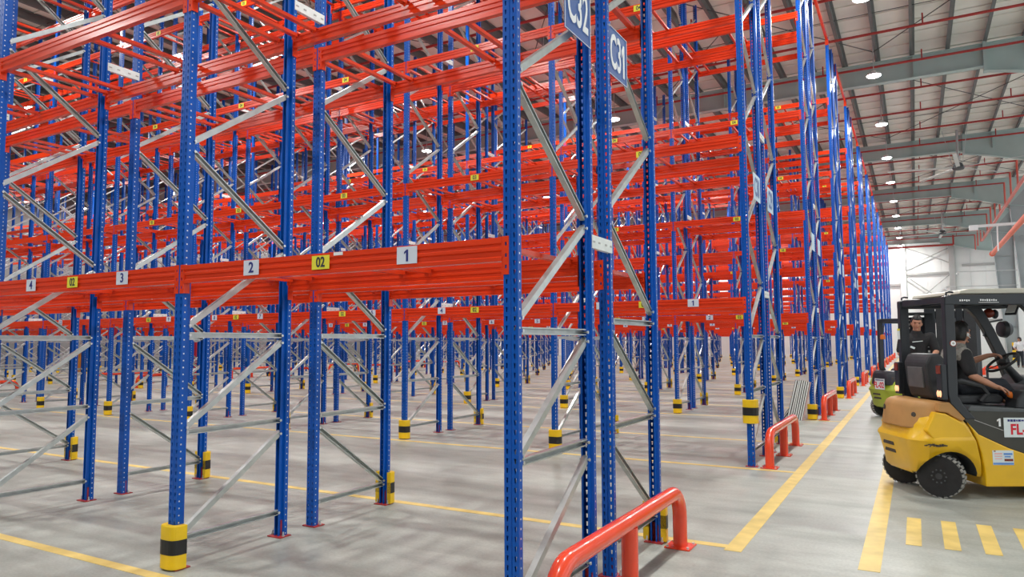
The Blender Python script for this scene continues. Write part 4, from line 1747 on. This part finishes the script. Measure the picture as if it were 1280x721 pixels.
# second truck: placed by its rear wheel and far post
th2 = math.radians(38)
wx, wy = 1.68, 16.45
o2 = (wx - math.sin(th2) * 0.42, wy + math.cos(th2) * 0.42)
forklift('forklift', o2, th2, 'lime green forklift half hidden behind the yellow one, board reading FL-02', FLIME, FPOST, 'FL-02', True, False)

# driver of the yellow truck
root = empty('person', (*F1[0], 0), F1[1])
tag(root, 'person in black shirt with grey shoulders seated driving the yellow forklift', 'person')
J = dict(pelvis=(0.36, 0, 1.09), waist=(0.37, 0, 1.20), chest=(0.405, -0.01, 1.37), neck=(0.445, -0.015, 1.525), head=(0.475, -0.02, 1.675),
         shR=(0.395, -0.20, 1.445), elR=(0.41, -0.30, 1.225), wrR=(0.625, -0.325, 1.115),
         shL=(0.45, 0.18, 1.445), elL=(0.66, 0.27, 1.33), wrL=(0.875, 0.185, 1.425),
         hipR=(0.42, -0.10, 1.09), hipL=(0.42, 0.10, 1.09), knR=(0.83, -0.14, 1.10), knL=(0.83, 0.14, 1.10), anR=(0.93, -0.13, 0.98), anL=(0.93, 0.13, 0.98),
         toR=(0.98, -0.13, 0.94), toL=(0.98, 0.13, 0.94))
J['knR'], J['knL'] = (0.80, -0.13, 1.12), (0.80, 0.13, 1.12)
J['anR'], J['anL'] = (0.92, -0.13, 0.965), (0.92, 0.13, 0.965)
J['h_R'] = ((0.95, -0.03, -0.30), (-0.25, 0.0, -0.95), 0.55, -1)
J['h_L'] = ((0.85, -0.50, 0.12), (0.25, 0.0, -0.95), 0.70, 1)
hp = person(root, J, (0, 0.08, 0.25), SHIRT, YOKE, 0.0075, shoes=False)
b = MB()
b.ell(hp(0.012, -0.083, -0.018), (0.016, 0.008, 0.020), 10, 8)
b.tube([hp(0.02, -0.082, -0.03), hp(0.06, -0.068, -0.05)], 0.004, 6)
obj('earphone', b.mesh('earphone', SIGNW), root)

# stand-on truck behind, with its driver
root = empty('reach_truck', (2.03, 13.2, 0))
tag(root, 'dark stand-on lift truck with tall mast behind the yellow forklift', 'lift truck')
b = MB()
b.box((0.30, 0.15, 0.45), (0.85, 0.55, 0.75))
obj('truck_body', b.mesh('truck_body', FDARK, bevel=0.04), root)
b = MB()
b.box((-0.13, -0.28, 0.19), (0.62, 0.46, 0.22))
obj('platform', b.mesh('platform', FDARK, bevel=0.02), root)
b = MB()
b.box((-0.02, 0.12, 0.12), (0.7, 0.5, 0.10))
for x in (-0.3, 0.55):
    b.cyl((x, 0.1, 0.075), 0.075, 0.4, 'y', 16)
obj('base_wheels', b.mesh('base_wheels', RUB), root)
mast = obj('mast', None, root)
for x, wd in ((0.06, 0.15), (0.185, 0.08), (0.46, 0.09), (0.60, 0.16)):
    b = MB()
    b.box((x, 0.0, 1.21), (wd, 0.12, 1.82))
    obj('mast_channel', b.mesh('mast_channel', FPOST if x in (0.06, 0.46) else SEATM, bevel=0.006), mast)
for z, h in ((2.0, 0.12), (1.36, 0.10), (1.0, 0.5)):
    b = MB()
    b.box((0.33, 0.02, z), (0.66, 0.05, h))
    obj('mast_tie', b.mesh('mast_tie', FPOST), mast)
for k in range(7):
    b = MB()
    b.bar((0.225, 0.06, 1.42 + 0.075 * k), (0.42, 0.06, 1.42 + 0.075 * k), 0.012, 0.012)
    obj('grille_bar', b.mesh('grille_bar', ROD), mast)
b = MB()
for x in (-0.30, 0.08):
    b.box((x, 0.30, 1.20), (0.05, 0.05, 1.70))
b.box((-0.11, 0.30, 2.03), (0.46, 0.06, 0.05))
b.box((-0.11, 0.05, 2.03), (0.40, 0.5, 0.02))
b.box((-0.11, 0.31, 1.55), (0.36, 0.02, 0.85))
obj('cab_guard', b.mesh('cab_guard', FPOST), root)
b = MB()
for x, z, w_, h_ in ((-0.25, 1.93, 0.06, 0.02), (-0.25, 1.86, 0.05, 0.035), (-0.25, 1.80, 0.05, 0.03), (0.015, 1.50, 0.04, 0.035), (0.03, 1.42, 0.03, 0.03), (0.02, 1.35, 0.03, 0.03)):
    b.box((x, -0.065 if x > 0 else 0.295, z), (w_, 0.004, h_))
o = obj('printed_labels', b.mesh('printed_labels', SIGNW), root)
o['label'] = 'small white labels'
root = empty('person', (1.905, 12.96, 0.30))
tag(root, 'person in black t-shirt standing on the dark lift truck, face towards the camera', 'person')
J = dict(pelvis=(0.0, 0, 0.90), waist=(-0.01, 0, 1.03), chest=(-0.01, -0.01, 1.24), neck=(-0.01, -0.02, 1.415), head=(0.0, -0.05, 1.565),
         shR=(-0.19, -0.02, 1.345), elR=(-0.25, -0.04, 1.09), wrR=(-0.17, -0.20, 0.97),
         shL=(0.18, -0.02, 1.345), elL=(0.25, -0.06, 1.12), wrL=(0.21, -0.27, 1.08),
         hipR=(-0.09, 0, 0.88), hipL=(0.09, 0, 0.88), knR=(-0.10, -0.03, 0.48), knL=(0.10, -0.03, 0.48), anR=(-0.10, 0.0, 0.09), anL=(0.10, 0.0, 0.09),
         toR=(-0.11, -0.12, 0.04), toL=(0.11, -0.12, 0.04))
J['h_R'] = ((0.1, -0.9, -0.2), (0.0, 0.0, -1.0), 0.5, 1)
J['h_L'] = ((-0.1, -0.9, 0.0), (0.0, 0.0, -1.0), 0.5, -1)
hp = person(root, J, (-0.10, 0.22, -PI / 2 + 0.05), SHIRT, None, 0.009)
b = MB()
random.seed(4)
for k in range(5):
    x = -0.055 + 0.028 * k
    b.bar((x - 0.02, -0.158, 1.07), (x + 0.02, -0.160, 0.985), 0.004, 0.010)
b.bar((-0.07, -0.168, 1.27), (0.07, -0.168, 1.285), 0.004, 0.012)
b.bar((-0.10, -0.165, 1.20), (-0.04, -0.168, 1.17), 0.004, 0.03)
o = obj('shirt_print', b.mesh('shirt_print', PLTW), root)
o['label'] = 'pale slanted stripes printed on the shirt'

# person far off on the other side of the columns
root = empty('person', (7.08, 50.0, 0))
tag(root, 'person in white top standing far off by the grey column', 'person')
J = dict(pelvis=(0.0, 0, 0.92), waist=(0, 0, 1.05), chest=(0, 0, 1.28), neck=(0, 0, 1.46), head=(0.0, -0.02, 1.60),
         shR=(-0.19, 0, 1.39), elR=(-0.27, -0.04, 1.12), wrR=(-0.18, -0.20, 1.02),
         shL=(0.19, 0, 1.39), elL=(0.27, -0.04, 1.12), wrL=(0.20, -0.20, 1.02),
         hipR=(-0.09, 0, 0.90), hipL=(0.09, 0, 0.90), knR=(-0.10, -0.02, 0.50), knL=(0.10, -0.02, 0.50), anR=(-0.10, 0.0, 0.09), anL=(0.10, 0.0, 0.09),
         toR=(-0.11, -0.12, 0.04), toL=(0.11, -0.12, 0.04))
J['h_R'] = ((0.3, -0.9, 0), (0.0, 0.0, -1.0), 0.5, 1)
J['h_L'] = ((-0.3, -0.9, 0), (0.0, 0.0, -1.0), 0.5, -1)
person(root, J, (0, 0, PI + 0.5), WSHIRT, None, 0.012)

# ------------------------------------------------------------------ things by the columns
root = empty('column_bollard', (8.15, 63.2, 0))
tag(root, 'yellow and black banded bollard standing by the grey column', 'bollard')
for k in range(5):
    b = MB()
    b.lathe([(0.14, 0.28 * k + 0.003), (0.15, 0.28 * k + 0.02), (0.15, 0.28 * k + 0.26), (0.14, 0.28 * k + 0.28)], 14)
    obj('yellow_band' if k % 2 == 0 else 'black_band', b.mesh('band', GYEL if k % 2 == 0 else GBLK), root)
b = MB()
path = [(4.55, 39.0, 0.0), (4.55, 39.0, 0.26), (4.65, 39.0, 0.34), (5.30, 39.0, 0.34), (5.40, 39.0, 0.26), (5.40, 39.0, 0.0)]
b.tube(path, 0.075, 12)
tag(obj('low_rail', b.mesh('low_rail', RAILRED)), 'low red barrier rail standing out in the aisle beyond the forklift', 'rail')

# red fire post, sign and orange box at the cross aisle
root = empty('fire_post', (-23.0, 18.35, 0))
tag(root, 'crimson fire hose cabinet standing at the cross aisle', 'fire cabinet')
FRED = mat('crimson_paint', (0.42, 0.010, 0.03), 0.4, noise=0.05, nscale=3)
b = MB()
b.box((0, 0, 0.95), (0.34, 0.22, 1.9))
obj('cabinet_body', b.mesh('cabinet_body', FRED, bevel=0.02), root)
b = MB()
b.box((0.0, -0.118, 1.0), (0.28, 0.015, 1.5))
obj('cabinet_door', b.mesh('cabinet_door', FRED, bevel=0.006), root)
root = empty('fire_sign', (-23.05, 15.0, 2.02))
tag(root, 'small red sign with white down arrow above the cross aisle', 'sign')
obj('sign_plate', MB().box((0, 0, 0), (0.52, 0.01, 0.50)).mesh('sign_plate', FRED), root)
b = MB()
b.box((0, -0.008, 0.04), (0.07, 0.006, 0.20))
b.prism([(-0.11, -0.05), (0.11, -0.05), (0, -0.19)], 'y', -0.011, -0.005)
obj('arrow', b.mesh('arrow', SIGNW), root)
b = MB()
b.cyl((0, 0.02, -1.11), 0.025, 1.82, 'z', 8)
obj('sign_post', b.mesh('sign_post', WSTEEL), root)
b = MB()
b.box((0, 0, 0.55), (0.55, 0.5, 1.1))
b.box((0, 0, 1.12), (0.60, 0.55, 0.05))
root = obj('orange_bin', b.mesh('orange_bin', mat('orange_plastic', (0.75, 0.26, 0.02), 0.45, noise=0.05), bevel=0.02), None, (-39.7, 23.3, 0))
tag(root, 'orange bin far off beyond the cross aisle', 'bin')

# safety spots thrown on the floor by the trucks
for nm, p_, col, e in (('red_safety_spot', (0.45, 14.2), (1.0, 0.03, 0.05), 60.0), ('blue_safety_spot', (0.62, 18.6), (0.08, 0.15, 1.0), 60.0)):
    l = bpy.data.lights.new(nm, 'SPOT')
    l.energy = e
    l.color = col
    l.spot_size = 0.16 if 'red' in nm else 0.10
    l.spot_blend = 0.6
    l.shadow_soft_size = 0.03
    o = bpy.data.objects.new(nm, l)
    COL.objects.link(o)
    src = Vector((o2[0] - 0.15, o2[1] + 0.2, 2.0))
    o.location = src
    d = Vector((*p_, 0)) - src
    o.rotation_euler = d.to_track_quat('-Z', 'Y').to_euler()
